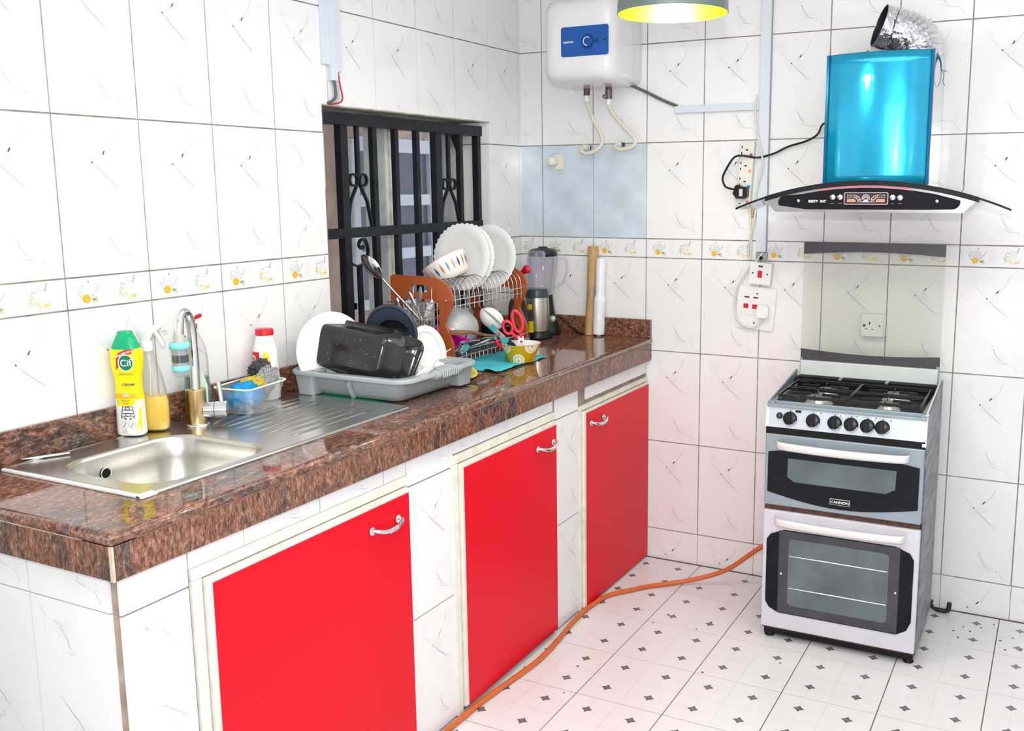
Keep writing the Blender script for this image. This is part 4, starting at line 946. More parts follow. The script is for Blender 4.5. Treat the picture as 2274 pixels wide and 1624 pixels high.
cable('heater_cable', 'dark grey cable sagging from the water heater to the level trunking', 'cable', [(.545, -.05, 2.053), (.575, -.035, 2.040), (.621, -.018, 2.017), (.681, -.012, 1.987), (.745, -.010, 1.960)], .0062, mat('grey_cable', (.10, .11, .10), .5, var=.2))
ct = thing('capped_outlet', 'capped cream plastic water outlet on the pale blue tiles', 'pipe fitting', (.180, 0, 1.747))
obj('plate', MB().prism(rrect(-.018, .032, -.035, .030, .008), 0, .006), IVORY, ct, bevel=.002, rot=(PI / 2, 0, 0))
obj('cap', MB().lathe([(.001, -.060), (.016, -.058), (.021, -.050), (.022, -.020), (.018, -.006), (.018, -.001)], 18, ax='y', c=(-.006, 0, 0)), IVORY, ct)

# ------------------------------------------------------------------ pendant lamp
lp = thing('pendant_lamp', 'grey dome pendant lamp with a glowing lime-yellow inside', 'lamp', (1.222, -1.30, 2.092))
Rl = .149
shade = [(Rl, 0), (Rl - .001, .030), (Rl - .010, .065), (Rl - .034, .100), (Rl - .075, .128), (.035, .142), (.02, .150)]
sm_ = MB(); sm_.lathe(shade, 48, cap=False)
inn = [(r - .003 if r > .03 else r - .002, z - .0015 if i else z) for i, (r, z) in enumerate(shade)]
sm_.lathe(inn, 48, m=1, cap=False); sm_.lathe([(Rl, 0), (Rl - .003, 0)], 48, cap=False)
obj('lamp_shade', sm_, [mat('dark_grey_green_metal', (.14, .18, .17), .35, .5, var=.05), mat('lime_yellow_enamel', (.78, .85, .0), .35, var=.03)], lp)
BULB = mat('glowing_diffuser', (1, 1, .96), .5, emit=9.0, var=0)
obj('bulb', MB().lathe([(.001, .052), (.060, .052), (.095, .058), (.110, .070), (.108, .082), (.001, .084)], 32), BULB, lp)
obj('cord', MB().tube([(0, 0, .14), (0, 0, .605)], .003, 6), BLACK, lp)
obj('lamp_holder', MB().lathe([(.020, .14), (.024, .15), (.020, .19), (.006, .20)], 16), BLACK, lp)
bl = bpy.data.lights.new('bulb_light', 'POINT'); bl.energy = 9; bl.shadow_soft_size = .06; bl.color = (1, 1, .93)
blo = bpy.data.objects.new('bulb_light', bl); COL.objects.link(blo); blo.location = (1.222, -1.30, 2.115)

# ------------------------------------------------------------------ trunking and loose wires on the left wall
lt = thing('cable_trunking', 'three pale trunking strips side by side above the window corner', 'cable trunking', (0, 0, 0))
obj('channel', MB().box(.0005, .012, -1.300, -1.268, 2.035, 2.70), TRUNK, lt, bevel=.001)
obj('channel', MB().box(.0005, .020, -1.268, -1.240, 1.986, 2.70), TRUNK, lt, bevel=.001)
obj('channel', MB().box(.0005, .016, -1.239, -1.214, 2.016, 2.70), TRUNK, lt, bevel=.001)
cable('loose_wire', 'dark grey wire hanging from the trunking into the window corner', 'wire', [(.010, -1.256, 2.00), (.012, -1.250, 1.965), (.012, -1.252, 1.930), (.004, -1.280, 1.912)], .0045, mat('blue_grey_wire', (.08, .11, .13), .45))
cable('loose_wire', 'pale grey wire hanging from the trunking into the window corner', 'wire', [(.010, -1.245, 2.00), (.012, -1.238, 1.965), (.012, -1.238, 1.930), (.004, -1.265, 1.912)], .0035, mat('pale_grey_wire', (.42, .46, .45), .45))
cable('loose_wire', 'red wire hanging from the trunking into the window corner', 'wire', [(.010, -1.230, 2.02), (.012, -1.224, 1.975), (.012, -1.214, 1.935), (.010, -1.226, 1.918), (.006, -1.275, 1.909)], .0028, mat('red_wire', (.50, .02, .03), .4))

# ------------------------------------------------------------------ gas hose on the floor
cable('gas_hose', 'orange rubber gas hose snaking across the floor to the cooker', 'hose', [(.690, -1.82, .0098), (.655, -1.70, .0098), (.634, -1.615, .0098), (.634, -1.526, .0098), (.640, -1.374, .0098), (.657, -1.214, .0098), (.667, -1.075, .0098), (.656, -.92, .0098), (.638, -.78, .0098), (.634, -.70, .0098), (.636, -.60, .0098), (.655, -.489, .0098), (.715, -.40, .0098), (.78, -.318, .0098), (.884, -.24, .018), (.992, -.20, .050), (1.062, -.18, .086), (1.124, -.17, .138), (1.185, -.16, .190), (1.26, -.14, .235), (1.31, -.12, .26)], .0095, mat('orange_rubber', (.62, .135, .030), .4, var=.08, scale=20), k=5, n=12)
cl = thing('black_clip', 'black curved plastic hook lying on the floor against the wall behind the cooker', 'hook', (1.868, -.045, 0))
obj('hook', MB().tube(cr([(-.034, .0, .044), (-.036, 0, .028), (-.024, 0, .012), (0, 0, .010), (.020, 0, .011), (.028, 0, .020), (.030, 0, .046)], 4), [.007] * 10 + [.009] * 15, 8), BLACKM, cl)
DEB = mat('food_debris', (.08, .06, .04), .8, var=.4)
mb = MB()
for k, (x, y) in enumerate(((1.96, -.14), (1.985, -.17), (1.93, -.19), (2.02, -.12), (1.95, -.24), (2.09, -.20), (2.13, -.16), (2.11, -.27), (2.16, -.25), (2.06, -.07), (.905, -.62), (.93, -.53), (1.07, -.60), (1.10, -.52), (.80, -1.05), (.84, -1.23), (1.42, -.72), (1.20, -.90))):
    mb.lathe([(.001, 0), (.0035 + .001 * (k % 3), .0008), (.002, .003), (.0008, .0034)], 6, ell=.6, c=(x, y, .0002))
tag(obj('crumbs', mb, DEB), 'tiny dark crumbs scattered on the white floor tiles', 'crumbs', kind='stuff')

# ------------------------------------------------------------------ wrapped print on bottles
def text_wrap(name, body, size, m, parent, fn, u0, z0, ang=0.0, sx=1.0, bold=0.0, shear=0.0):
    o = text(name, body, size, m, parent, (0, 0, 0), depth=0, bold=bold)
    ca, sa = math.cos(ang), math.sin(ang)
    for v in o.data.vertices:
        x, y = v.co.x * sx + v.co.y * shear, v.co.y
        v.co = Vector(fn(u0 + x * ca - y * sa, z0 + x * sa + y * ca))
    o.data.update(); return o
def patch(name, P, fn, m, parent, n=1, eps=0.0):
    """printed patch: 2-D outline mapped onto a bottle; subdivided by rings towards its centre"""
    cx = sum(p[0] for p in P) / len(P); cz = sum(p[1] for p in P) / len(P); mb = MB()
    P2 = []
    for i, p in enumerate(P):
        q = P[(i + 1) % len(P)]; k = max(1, int(math.hypot(q[0] - p[0], q[1] - p[1]) / .008))
        for j in range(k): P2.append((lerp(p[0], q[0], j / k), lerp(p[1], q[1], j / k)))
    rings = [[fn(lerp(cx, x, t), lerp(cz, z, t)) for x, z in P2] for t in (1, .66, .33, .02)]
    mb.loft(rings, 0, True, cap=False)
    if eps: pass
    return obj(name, mb, m, parent)
def strip_band(name, pts, w, fn, m, parent):
    mb = MB(); rings = []
    for i, p in enumerate(pts):
        a = pts[max(i - 1, 0)]; b = pts[min(i + 1, len(pts) - 1)]; d = Vector((b[0] - a[0], b[1] - a[1])).normalized(); q = (-d.y * w, d.x * w)
        rings.append([fn(p[0] + q[0], p[1] + q[1]), fn(p[0] - q[0], p[1] - q[1])])
    mb.loft(rings, 0, False, cap=False, closed=False); return obj(name, mb, m, parent)
FACE = math.radians(26.9)
P_BLACK = mat('print_black', (.02, .02, .02), .5); P_WHITE = mat('print_white', (.88, .88, .86), .5); P_RED = mat('print_red', (.62, .02, .03), .4)
P_GREEN = mat('print_green', (.0, .20, .09), .4); P_ORANGE = mat('print_orange', (.90, .48, .02), .4); P_GREY = mat('print_grey', (.45, .45, .45), .5); P_DG = mat('print_dark_grey', (.10, .10, .11), .5)

# cream cleaner bottle
cif = thing('cleaner_bottle', 'yellow and white cream cleaner bottle with green flip cap at the back of the sink', 'bottle', (.047, -2.152, ZT + .007), (0, 0, math.radians(22)))
def prof_c(z):      # half width, half depth
    T = [(0, .034, .022), (.004, .0365, .024), (.10, .0345, .024), (.125, .0325, .023), (.150, .0335, .023), (.185, .0400, .025), (.205, .0410, .025), (.222, .0395, .024), (.232, .034, .022)]
    for (z0, a0, b0), (z1, a1, b1) in zip(T, T[1:]):
        if z <= z1: t = (z - z0) / (z1 - z0); return lerp(a0, a1, t), lerp(b0, b1, t)
    return T[-1][1:]
def se(a, b, n=28, k=3.0):
    R_ = []
    for i in range(n):
        t = 2 * PI * i / n; c, s = math.cos(t), math.sin(t)
        R_.append((a * math.copysign(abs(c) ** (2 / k), c), b * math.copysign(abs(s) ** (2 / k), s)))
    return R_
YEL = mat('bright_yellow_plastic', (.93, .78, .0), .3, var=.02); WHB = mat('milky_white_plastic', (.86, .86, .84), .3, var=.02)
GRN = mat('emerald_plastic', (.0, .42, .17), .3, var=.04)
mb = MB(); zs = [0, .004, .03, .06, .095, .0951, .125, .150, .185, .205, .222, .232]
for i in range(len(zs) - 1):
    za, zb_ = zs[i], zs[i + 1]
    mb.loft([[(x, y, z) for x, y in se(*prof_c(z))] for z in (za, zb_)], 1 if zb_ <= .096 else 0, True, cap=(i == 0))
obj('bottle', mb, [YEL, WHB], cif)
cp_ = MB(); cp_.loft([[(x, y, z) for x, y in se(a, b)] for z, a, b in ((.228, .0355, .023), (.234, .0345, .0225), (.252, .026, .020), (.264, .0205, .017), (.2641, .0185, .0155), (.270, .0185, .0155), (.274, .015, .012))], 0, True)
obj('cap', cp_, GRN, cif)
def fc(u, z):
    a, b = prof_c(z); t = min(.999, abs(u / a)); return (u, -b * (1 - t ** 3.0) ** (1 / 3.0) - .0005, z)
def fc2(u, z): p = fc(u, z); return (p[0], p[1] - .0004, p[2])
def fc3(u, z): p = fc(u, z); return (p[0], p[1] - .0008, p[2])
lab = obj('label', MB().loft([[fc(u, .1), fc(u, .112)] for u in [-.033 + .066 * k / 12 for k in range(13)]], 0, False, cap=False, closed=False), P_ORANGE, cif)
patch('red_banner', [(-.016, .206), (-.010, .219), (.010, .228), (.026, .230), (.034, .224), (.028, .219), (.004, .212), (-.008, .200), (-.014, .178), (-.017, .176)], fc, P_RED, cif)
patch('green_disc', circ(.0185, 24, .010, .194, .0205), fc2, P_GREEN, cif)
strip_band('disc_rim', circ(.0190, 25, .010, .194, .0210) + [(.029, .194)], .0011, fc3, P_WHITE, cif)
text_wrap('lettering', 'Cif', .0250, P_WHITE, cif, fc3, .0098, .1930, .08, bold=.0002, sx=1.0)
text_wrap('lettering', "THE UK'S No 1", .0072, P_WHITE, cif, fc3, .006, .2175, .38, bold=.0003)
text_wrap('lettering', 'Cleanboost', .0085, P_DG, cif, fc2, .006, .164, .02)
text_wrap('lettering', 'CREAM', .0098, P_DG, cif, fc2, .010, .136, .03, bold=.0002)
text_wrap('lettering', '100%', .0085, P_WHITE, cif, fc2, .004, .1075, .02, bold=.0004)
text_wrap('lettering', 'REMOVES', .0045, P_WHITE, cif, fc2, -.003, .1150 - .0010, .02)
patch('yellow_band', [(-.0355, .0955), (.0355, .0955), (.0355, .0860), (.012, .0800), (-.0355, .0790)], fc, YEL, cif)
text_wrap('lettering', 'Miracle\nClean', .0072, P_DG, cif, fc2, .001, .0905, .02)
for P in ([(-.014, .048), (.022, .048), (.018, .078), (-.008, .078), (-.014, .048)], [(-.012, .060), (.020, .060)], [(-.010, .069), (.019, .069)], [(-.012, .052), (.021, .052)]):
    strip_band('hob_icon', P, .0011, fc2, P_DG, cif)
for c_, r in (((.005, .0735), .0060), ((.006, .0565), .0075), ((-.002, .0455), .0022), ((.011, .0455), .0022)): strip_band('hob_icon', circ(r, 14, c_[0], c_[1], r * .6) + [(c_[0] + r, c_[1])], .0010, fc2, P_DG, cif)
for x in (-.006, .014): strip_band('small_icon', circ(.0092, 18, x, .030) + [(x + .0092, .030)], .0004, fc2, P_GREY, cif)
for x in (-.006, .014): strip_band('small_icon', [(x - .004, .024), (x + .001, .030), (x + .003, .036)], .0007, fc2, P_DG, cif)
for k in range(4): strip_band('small_print', [(-.014, .016 - .0028 * k), (-.001 + .003 * (k % 2), .016 - .0028 * k)], .0005, fc2, P_GREY, cif)
patch('yellow_corner', [(.0225, .012), (.0345, .005), (.0350, .078), (.0325, .090), (.031, .050)], fc, YEL, cif)

# spray bottle
spr = thing('spray_bottle', 'clear trigger spray bottle half full of yellow liquid beside the cream cleaner', 'spray bottle', (.052, -2.092, ZT + .007), (0, 0, math.radians(20)))
SPC = glass_mat('clear_spray_plastic', (.97, .97, .96), fac=.93)
def spp(z):
    T = [(0, .042, .022), (.006, .048, .026), (.075, .049, .027), (.105, .042, .025), (.135, .0365, .022), (.165, .0285, .019), (.200, .0175, .0155), (.215, .013, .013), (.225, .013, .013)]
    for (z0, a0, b0), (z1, a1, b1) in zip(T, T[1:]):
        if z <= z1: t = (z - z0) / (z1 - z0); return lerp(a0, a1, t), lerp(b0, b1, t)
    return T[-1][1:]
ZS = [0, .006, .04, .075, .09, .105, .12, .135, .15, .165, .182, .200, .215, .225]
def spring(z, ins=0.0):
    a, b = spp(z); w = .0015 * math.sin(z * 380) if .12 < z < .205 else 0
    return [(x + (w if x > 0 else 0), y, z) for x, y in se(max(.004, a - ins), max(.004, b - ins), 28, 2.4)]
obj('bottle', MB().loft([spring(z) for z in ZS], 0, True), SPC, spr)
LIQ = mat('yellow_liquid', (.90, .60, .0), .15, var=.03, spec=.3)
lq = MB(); lq.loft([spring(z, .0022) for z in (.003, .008, .04, .075, .088, .092)], 0, True); obj('liquid', lq, LIQ, spr)
obj('dip_tube', MB().tube([(0, 0, .092), (.004, 0, .15), (.0, 0, .215)], .002, 6), WHITE, spr)
sh = MB(); sh.lathe([(.0165, .214), (.0165, .238), (.014, .240)], 20)
sh.loft([[(x, y, z) for x, y in rrect(xa, xb, -w, w, .004, 3)] for z, xa, xb, w in ((.238, -.011, .012, .010), (.252, -.016, .018, .011), (.262, -.022, .026, .011), (.276, -.021, .046, .010), (.281, -.018, .050, .008))], 0, True)
sho = obj('spray_head', sh, WHITE, spr)
obj('trigger', MB().loft([[(x + .0, -.006, z), (x + .010, -.006, z + .002), (x + .010, .006, z + .002), (x, .006, z)] for x, z in ((.020, .268), (.027, .255), (.034, .243), (.042, .228))], 0, True), WHITE, sho)
obj('nozzle', MB().tube([(.048, 0, .272), (.058, 0, .274)], .006, 10), WHITE, sho)

# washing-up liquid
gr = thing('soap_bottle', 'clear washing-up liquid bottle with green liquid and red cap, standing behind the tap', 'bottle', (.052, -1.935, ZT + .007), (0, 0, math.radians(25)))
def gpr(z):
    T = [(0, .034, .022), (.005, .037, .024), (.07, .037, .024), (.12, .034, .022), (.17, .034, .022), (.20, .030, .021), (.232, .016, .016), (.245, .010, .010), (.252, .009, .009)]
    for (z0, a0, b0), (z1, a1, b1) in zip(T, T[1:]):
        if z <= z1: t = (z - z0) / (z1 - z0); return lerp(a0, a1, t), lerp(b0, b1, t)
    return T[-1][1:]
GZ = [0, .005, .04, .07, .12, .15, .17, .2, .22, .232, .245, .252]
obj('bottle', MB().loft([[(x, y, z) for x, y in se(*gpr(z), 26, 2.4)] for z in GZ], 0, True), SPC, gr)
obj('liquid', MB().loft([[(x, y, z) for x, y in se(gpr(z)[0] - .002, gpr(z)[1] - .002, 26, 2.4)] for z in (.003, .04, .07, .10, .117)], 0, True), mat('dark_green_liquid', (.0, .16, .06), .12, spec=.5, var=.05), gr)
def fg(u, z): a, b = gpr(z); t = min(.999, abs(u / a)); return (u, -b * (1 - t ** 2.4) ** (1 / 2.4) - .0005, z)
def fg2(u, z): p = fg(u, z); return (p[0], p[1] - .0004, p[2])
lb = patch('label', [(.002, .135), (.026, .132), (.034, .09), (.034, .05), (.026, .018), (.018, .030), (.010, .070), (.004, .10)], fg, mat('pale_green_label', (.60, .76, .62), .4, var=.08), gr)
for k in range(9): strip_band('small_print', [(.014, .100 - .006 * k), (.028, .102 - .006 * k)], .0009, fg2, P_GREEN, lb)
rc = MB(); rc.lathe([(.010, .250), (.011, .262), (.008, .266), (.001, .266)], 14); rc.tube([(0, 0, .264), (.004, 0, .280), (.012, 0, .285), (.024, 0, .290)], [.004, .004, .006, .005], 8)
obj('cap', rc, mat('red_plastic', (.60, .01, .02), .3), gr)

# salt drum
sx_ = thing('salt_bottle', 'white salt bottle with red cap and red label next to the draining tray', 'bottle', (.047, -1.664, ZT + .0075), (0, 0, math.radians(12)))
def spf(z):
    T = [(0, .036), (.004, .038), (.150, .037), (.172, .031), (.192, .0262), (.200, .0262)]
    for (z0, a0), (z1, a1) in zip(T, T[1:]):
        if z <= z1: return lerp(a0, a1, (z - z0) / (z1 - z0))
    return .0262
obj('bottle', MB().lathe([(spf(z), z) for z in (0, .004, .05, .10, .150, .160, .172, .182, .192, .200)], 32), WHB, sx_)
obj('cap', MB().lathe([(.0268, .196), (.0272, .198), (.0272, .212), (.025, .215), (.001, .215)], 30), mat('red_plastic2', (.62, .01, .02), .3), sx_)
def fs(u, z, e=.0005): r = spf(z) + e; t = u / .037; return (r * math.sin(t), -r * math.cos(t), z)
def fs2(u, z): return fs(u, z, .0010)
lbx = obj('label', MB().loft([[fs(u, .070), fs(u, .148)] for u in [-.050 + .052 * k / 10 for k in range(11)]], 0, True, cap=False, closed=False), P_RED, sx_)
patch('oval', rrect(-.042, -.010, .117, .137, .008, 4), fs2, P_WHITE, lbx)
text_wrap('lettering', 'SAXA', .0135, P_RED, lbx, lambda u, z: fs(u, z, .0014), -.0260, .127, 0, sx=.85, bold=.0005)
text_wrap('lettering', 'TABLE SALT', .0055, P_WHITE, lbx, fs2, -.026, .108, 0)
obj('side_label', MB().loft([[fs(u, .035), fs(u, .135 - (u - .016) * .9)] for u in [.020 + .014 * k / 5 for k in range(6)]], 0, True, cap=False, closed=False), P_RED, sx_)
obj('side_label', MB().loft([[fs2(u, .118), fs2(u, .152 - (u - .012) * .5)] for u in [.014 + .018 * k / 5 for k in range(6)]], 0, True, cap=False, closed=False), mat('print_yellow', (.9, .75, .05), .4), sx_)

# tub with cloth, sponge and scourers
tb_loc = (.112, -1.795, ZT + .0065); tb_rot = (0, 0, math.radians(8))
tub = thing('plastic_tub', 'clear plastic tub holding a blue cloth, a yellow sponge and scourers', 'tub', tb_loc, tb_rot)
def tubr(z, ins=0.0): t = z / .078; return [(x, y, z) for x, y in rrect(-lerp(.046, .062, t) + ins, lerp(.046, .062, t) - ins, -lerp(.070, .090, t) + ins, lerp(.070, .090, t) - ins, .020, 5)]
tm = MB(); tm.loft([tubr(0), tubr(.004), tubr(.03), tubr(.06), tubr(.074)], 0, True, cap=False); tm.add(tubr(.001), [list(range(24))]); obj('box', tm, glass_mat('milky_clear_plastic', (.95, .97, .99), .08, fac=.82), tub)
obj('lip', MB().tube([(x, y, .076) for x, y in rrect(-.064, .064, -.092, .092, .020, 5)], .0028, 6, closed=True), mat('milky_lip', (.82, .85, .86), .3), tub)
def blob(name, label, cat, loc, dims, m, seed=0, amp=.25, freq=2.2, rot=(0, 0, 0), n=20, rows=12, parent=None):
    mb = MB(); rings = []
    for i in range(rows + 1):
        ph = PI * (i + .02) / (rows + .04); R_ = []
        for j in range(n):
            th = 2 * PI * j / n; d = Vector((math.sin(ph) * math.cos(th), math.sin(ph) * math.sin(th), math.cos(ph)))
            k = 1 + amp * noise.noise(d * freq + Vector((seed, seed * 1.7, 0)))
            R_.append((d.x * dims[0] * k, d.y * dims[1] * k, d.z * dims[2] * k))
        rings.append(R_)
    mb.loft(rings[::-1]); o = obj(name, mb, m, parent, loc=loc, rot=rot)
    if label: tag(o, label, cat)
    return o
def intub(x, y, z): c, s = math.cos(tb_rot[2]), math.sin(tb_rot[2]); return (tb_loc[0] + x * c - y * s, tb_loc[1] + x * s + y * c, tb_loc[2] + z)
blob('blue_cloth', 'crumpled bright blue cloth in the near end of the clear tub', 'cloth', intub(.0, -.030, .046), (.048, .054, .040), mat('blue_cloth_fabric', (.0, .28, .62), .7, var=.15, scale=30), 3, .42, 3.0, n=28, rows=18)
sp_ = MB(); sp_.prism(rrect(-.034, .034, -.022, .022, .010), -.010, .010)
tag(obj('sponge', sp_, mat('yellow_sponge_foam', (.72, .52, .03), .8, var=.2, scale=120, bump=.6, bscale=220), loc=intub(.0, .012, .072), rot=(.75, -.3, .6), bevel=.006, seg=3), 'yellow kitchen sponge standing in the middle of the clear tub', 'sponge')
SCG = mat('silver_scourer_wool', (.55, .56, .56), .35, .7, var=.6, scale=300, bump=1.0, bscale=260); SCD = mat('dark_scourer_wool', (.10, .10, .11), .4, .6, var=.8, scale=320, bump=1.0, bscale=260)
def scourer(label, loc, dims, m, seed, rot):
    o = blob('scourer', label, 'scourer', loc, dims, m, seed, .30, 4.5, rot, 36, 26)
    rnd = random.Random(seed)
    for v in o.data.vertices: v.co *= 1 + rnd.uniform(-.07, .07)
scourer('silver wire scourer on the far end of the clear tub', intub(.010, .050, .070), (.030, .040, .052), SCG, 5, (-.5, .35, 0))
scourer('dark grey wire scourer on top of the silver one', intub(-.012, .060, .112), (.026, .046, .022), SCD, 8, (.15, .1, .3))
# flat knife end lying at the sink corner
kn = thing('table_knife', 'flat steel knife handle lying on the sink rim by the upstand', 'knife', (.045, -2.395, ZT + .0085), (0, 0, 1.05))
obj('handle', MB().loft([[(x, y, z) for x, y in circ(1, 10, 0, 0)] for z in (0,)] if False else [[(x, -w, -h), (x, w, -h), (x, w, h), (x, -w, h)] for x, w, h in ((-.055, .004, .0015), (-.05, .008, .002), (-.02, .009, .0025), (.02, .007, .0022), (.05, .006, .0015))], 0, True), CHROME, kn)

# ------------------------------------------------------------------ draining tray and what stands in it
ty = thing('draining_tray', 'grey plastic dish draining tray full of washed dishes', 'draining tray', (.285, -1.385, ZT + .0022))
def tr_ring(hx, hy, z, r): return [(x, y, z) for x, y in rrect(-hx, hx, -hy, hy, r, 6)]
tm = MB()
tm.loft([tr_ring(.150, .138, .0015, .030), tr_ring(.158, .146, .003, .034), tr_ring(.166, .155, .020, .036), tr_ring(.180, .168, .064, .040), tr_ring(.186, .174, .078, .044), tr_ring(.206, .192, .079, .050), tr_ring(.226, .208, .083, .055), tr_ring(.230, .212, .078, .057), tr_ring(.229, .211, .070, .057)], 0, True, cap=False)
tm.loft([tr_ring(.150, .138, .0045, .030), tr_ring(.163, .152, .020, .036), tr_ring(.176, .164, .064, .040), tr_ring(.183, .171, .079, .044)][::-1], 0, True, cap=False)
tm.add(tr_ring(.150, .138, .0045, .03), [list(range(28))])
tyo = obj('tray', tm, GREYP, ty, solid=0)
obj('rib', MB().tube(cr([(-.010, -.150, .004), (-.010, -.164, .030), (-.010, -.171, .050), (-.010, -.166, .056)], 3), .009, 8), GREYP, ty)
hg = MB()
for k in range(9): hg.tube([(.190, -.020 + .010 * k, .086), (.212, -.020 + .010 * k, .090), (.236, -.020 + .010 * k, .080), (.236, -.020 + .010 * k, .062)], .0032, 6)
hg.loft([[(.186, y, .080), (.210, y, .087 + b), (.234, y, .080 + b), (.232, y, .060), (.184, y, .066)] for y, b in ((-.050, -.004), (-.028, 0), (.02, .0), (.068, 0), (.090, -.004))], 0, True)
obj('grip', hg, GREYP, ty)
cpn = MB(); cpn.loft([tr_ring(.030, .034, 0, .014), tr_ring(.038, .044, .074, .016)], 0, True); obj('cutlery_pot', cpn, GREYP, ty, loc=(.165, .165, .004))
obj('cutlery_pot', MB().loft([tr_ring(.032, .030, 0, .014), tr_ring(.040, .038, .074, .016)], 0, True), GREYP, ty, loc=(-.172, -.158, .004))
TRZ = ZT + .007
def plate_prof(R_, h=.018, foot=.55, thick=.003, rim_=.70):
    return [(.001, h * .12), (R_ * foot, h * .12), (R_ * foot, 0), (R_ * (foot + .04), 0), (R_ * (rim_ + .02), h * .42), (R_, h - thick * .5), (R_ + .0006, h), (R_ - .001, h + thick * .3), (R_ * rim_, h * .42 + thick), (R_ * foot, h * .16 + thick), (.001, h * .12 + thick)]
def plate(name, label, R_, loc, nrm, m=CERAMIC, h=.018, scal=0, group=None, rimline=None, cat='plate'):
    """plate whose eating side faces nrm"""
    mb = MB(); n = 72 if scal else 48; rings = []
    pr_ = plate_prof(R_, h)
    for r, z in pr_:
        k = max(0, (r / R_ - .80) / .2)
        rings.append([((r + (k * .0022 * math.cos(scal * t) if scal else 0)) * math.cos(t), (r + (k * .0022 * math.cos(scal * t) if scal else 0)) * math.sin(t), z + (k * .0010 * math.cos(scal * t) if scal else 0)) for t in [2 * PI * j / n for j in range(n)]])
    mb.loft(rings, 0, True)
    o = thing(name, label, cat, loc, group=group)
    o.rotation_mode = 'XYZ'; o.rotation_euler = Vector(nrm).to_track_quat('Z', 'Y').to_euler()
    obj('dish', mb, m, o)
    if rimline:
        obj('rim_line', MB().tube([(R_ * math.cos(t), R_ * math.sin(t), h) for t in [2 * PI * j / 48 for j in range(48)]], .0011, 5, closed=True), rimline, o)
        obj('well_ring', MB().tube([(R_ * .78 * math.cos(t), R_ * .78 * math.sin(t), h * .60 + .002) for t in [2 * PI * j / 48 for j in range(48)]], .0012, 5, closed=True), mat('grey_rim', (.55, .53, .53), .3), o)
    return o
plate('dinner_plate', 'white dinner plate standing at the wall end of the tray behind the roasting tin', .125, (.126, -1.465, TRZ + .122), (.93, -.33, .12))
plate('side_plate', 'small white plate with thin pink edge standing upright in the tray by the wooden rack', .092, (.350, -1.270, TRZ + .098), (.975, -.10, .20), rimline=mat('pale_pink_line', (.72, .38, .38), .3))
def tin(name, label, cat, loc, rot, hw, hh, depth, r=.03, m=ENAMEL, flare=.012, lipw=.014):
    """roasting tin; flat base towards local -y, mouth towards +y"""
    t = thing(name, label, cat, loc, rot); mb = MB()
    def rr(e, y, q): return [(x, y, z) for x, z in rrect(-hw - e, hw + e, -hh - e, hh + e, q, 6)]
    mb.loft([rr(-.016, 0, r * .7), rr(-.006, .003, r * .9), rr(0, .012, r), rr(flare, depth, r + flare), rr(flare + lipw, depth + .002, r + flare + lipw), rr(flare + lipw, depth + .005, r + flare + lipw), rr(flare - .002, depth + .004, r + flare), rr(-.002, .014, r), rr(-.018, .004, r * .7)], 0, True, cap=False)
    mb.add(rr(-.016, 0, r * .7), [list(range(28))]); mb.add(rr(-.018, .004, r * .7), [list(range(28))])
    obj('tin', mb, m, t); return t
rt = tin('roasting_tin', 'black enamel roasting tin leaning front-most in the tray with its base outwards', 'roasting tin', (.222, -1.508, TRZ + .142), (math.radians(-17), math.radians(4.6), math.radians(-3)), .150, .067, .070, .034)
drops = MB(); rnd = random.Random(3)
for k in range(22):
    drops.lathe([(.0010, 0), (.0007, -.0005), (.0002, -.0007)], 6, ax='y', c=(rnd.uniform(-.13, .13), -.0002, rnd.uniform(-.045, .045)))
tag(obj('water_drops', drops, CHROME, rt), kind='stuff')
bt_ = tin('baking_tray', 'flat black baking tray tilted behind the roasting tin', 'baking tray', (.312, -1.425, TRZ + .107), (math.radians(-22), math.radians(12), math.radians(-6)), .095, .070, .018, .012, lipw=.010)
bt2 = tin('loaf_tin', 'smaller black tin between the roasting tin and the baking tray', 'tin', (.312, -1.448, TRZ + .098), (math.radians(-20), math.radians(8), math.radians(-6)), .085, .062, .036, .018, lipw=.008)
# round lid with half-moon grip
gl_ = thing('pan_lid', 'round dark blue-black plastic lid with a half-moon grip hole behind the roasting tin', 'lid', (.282, -1.345, TRZ + .180), (math.radians(8), math.radians(6), math.radians(14)))
mb = MB(); hole_ = [(.048 * math.cos(t) + .010, .030 * math.sin(t) + .010) for t in [PI * k / 12 for k in range(13)]]
mb.plate(circ(.083, 40), [hole_[::-1]], -.005, .005)
mt = mat('blue_black_plastic', (.028, .040, .060), .25, var=.2)
obj('disc', mb, mt, gl_, rot=(PI / 2, 0, 0), bevel=.002)
obj('rim', MB().tube([(.083 * math.cos(t), 0, .083 * math.sin(t)) for t in [2 * PI * k / 40 for k in range(40)]], .0075, 8, closed=True), mt, gl_)
obj('hole_lip', MB().tube([(x, -.005, z) for x, z in hole_], .0028, 6, closed=True), BLACK, gl_)
obj('grip_recess', MB().box(-.042, .062, .008, .010, .006, .044), BK, gl_)
obj('label', MB().box(.030, .044, -.0065, -.0055, -.048, -.034), P_WHITE, gl_, rot=(0, .25, 0))
hoop = thing('wire_handle', 'thin black bail handle curving in front of the blue-black lid', 'handle', (.205, -1.370, TRZ + .160))
obj('bail', MB().tube(cr([(-.040, 0, -.03), (-.036, -.005, .010), (-.006, -.010, .034), (.034, -.010, .030), (.062, -.005, .010), (.066, 0, -.02)], 6), .0032, 8), BLACK, hoop)
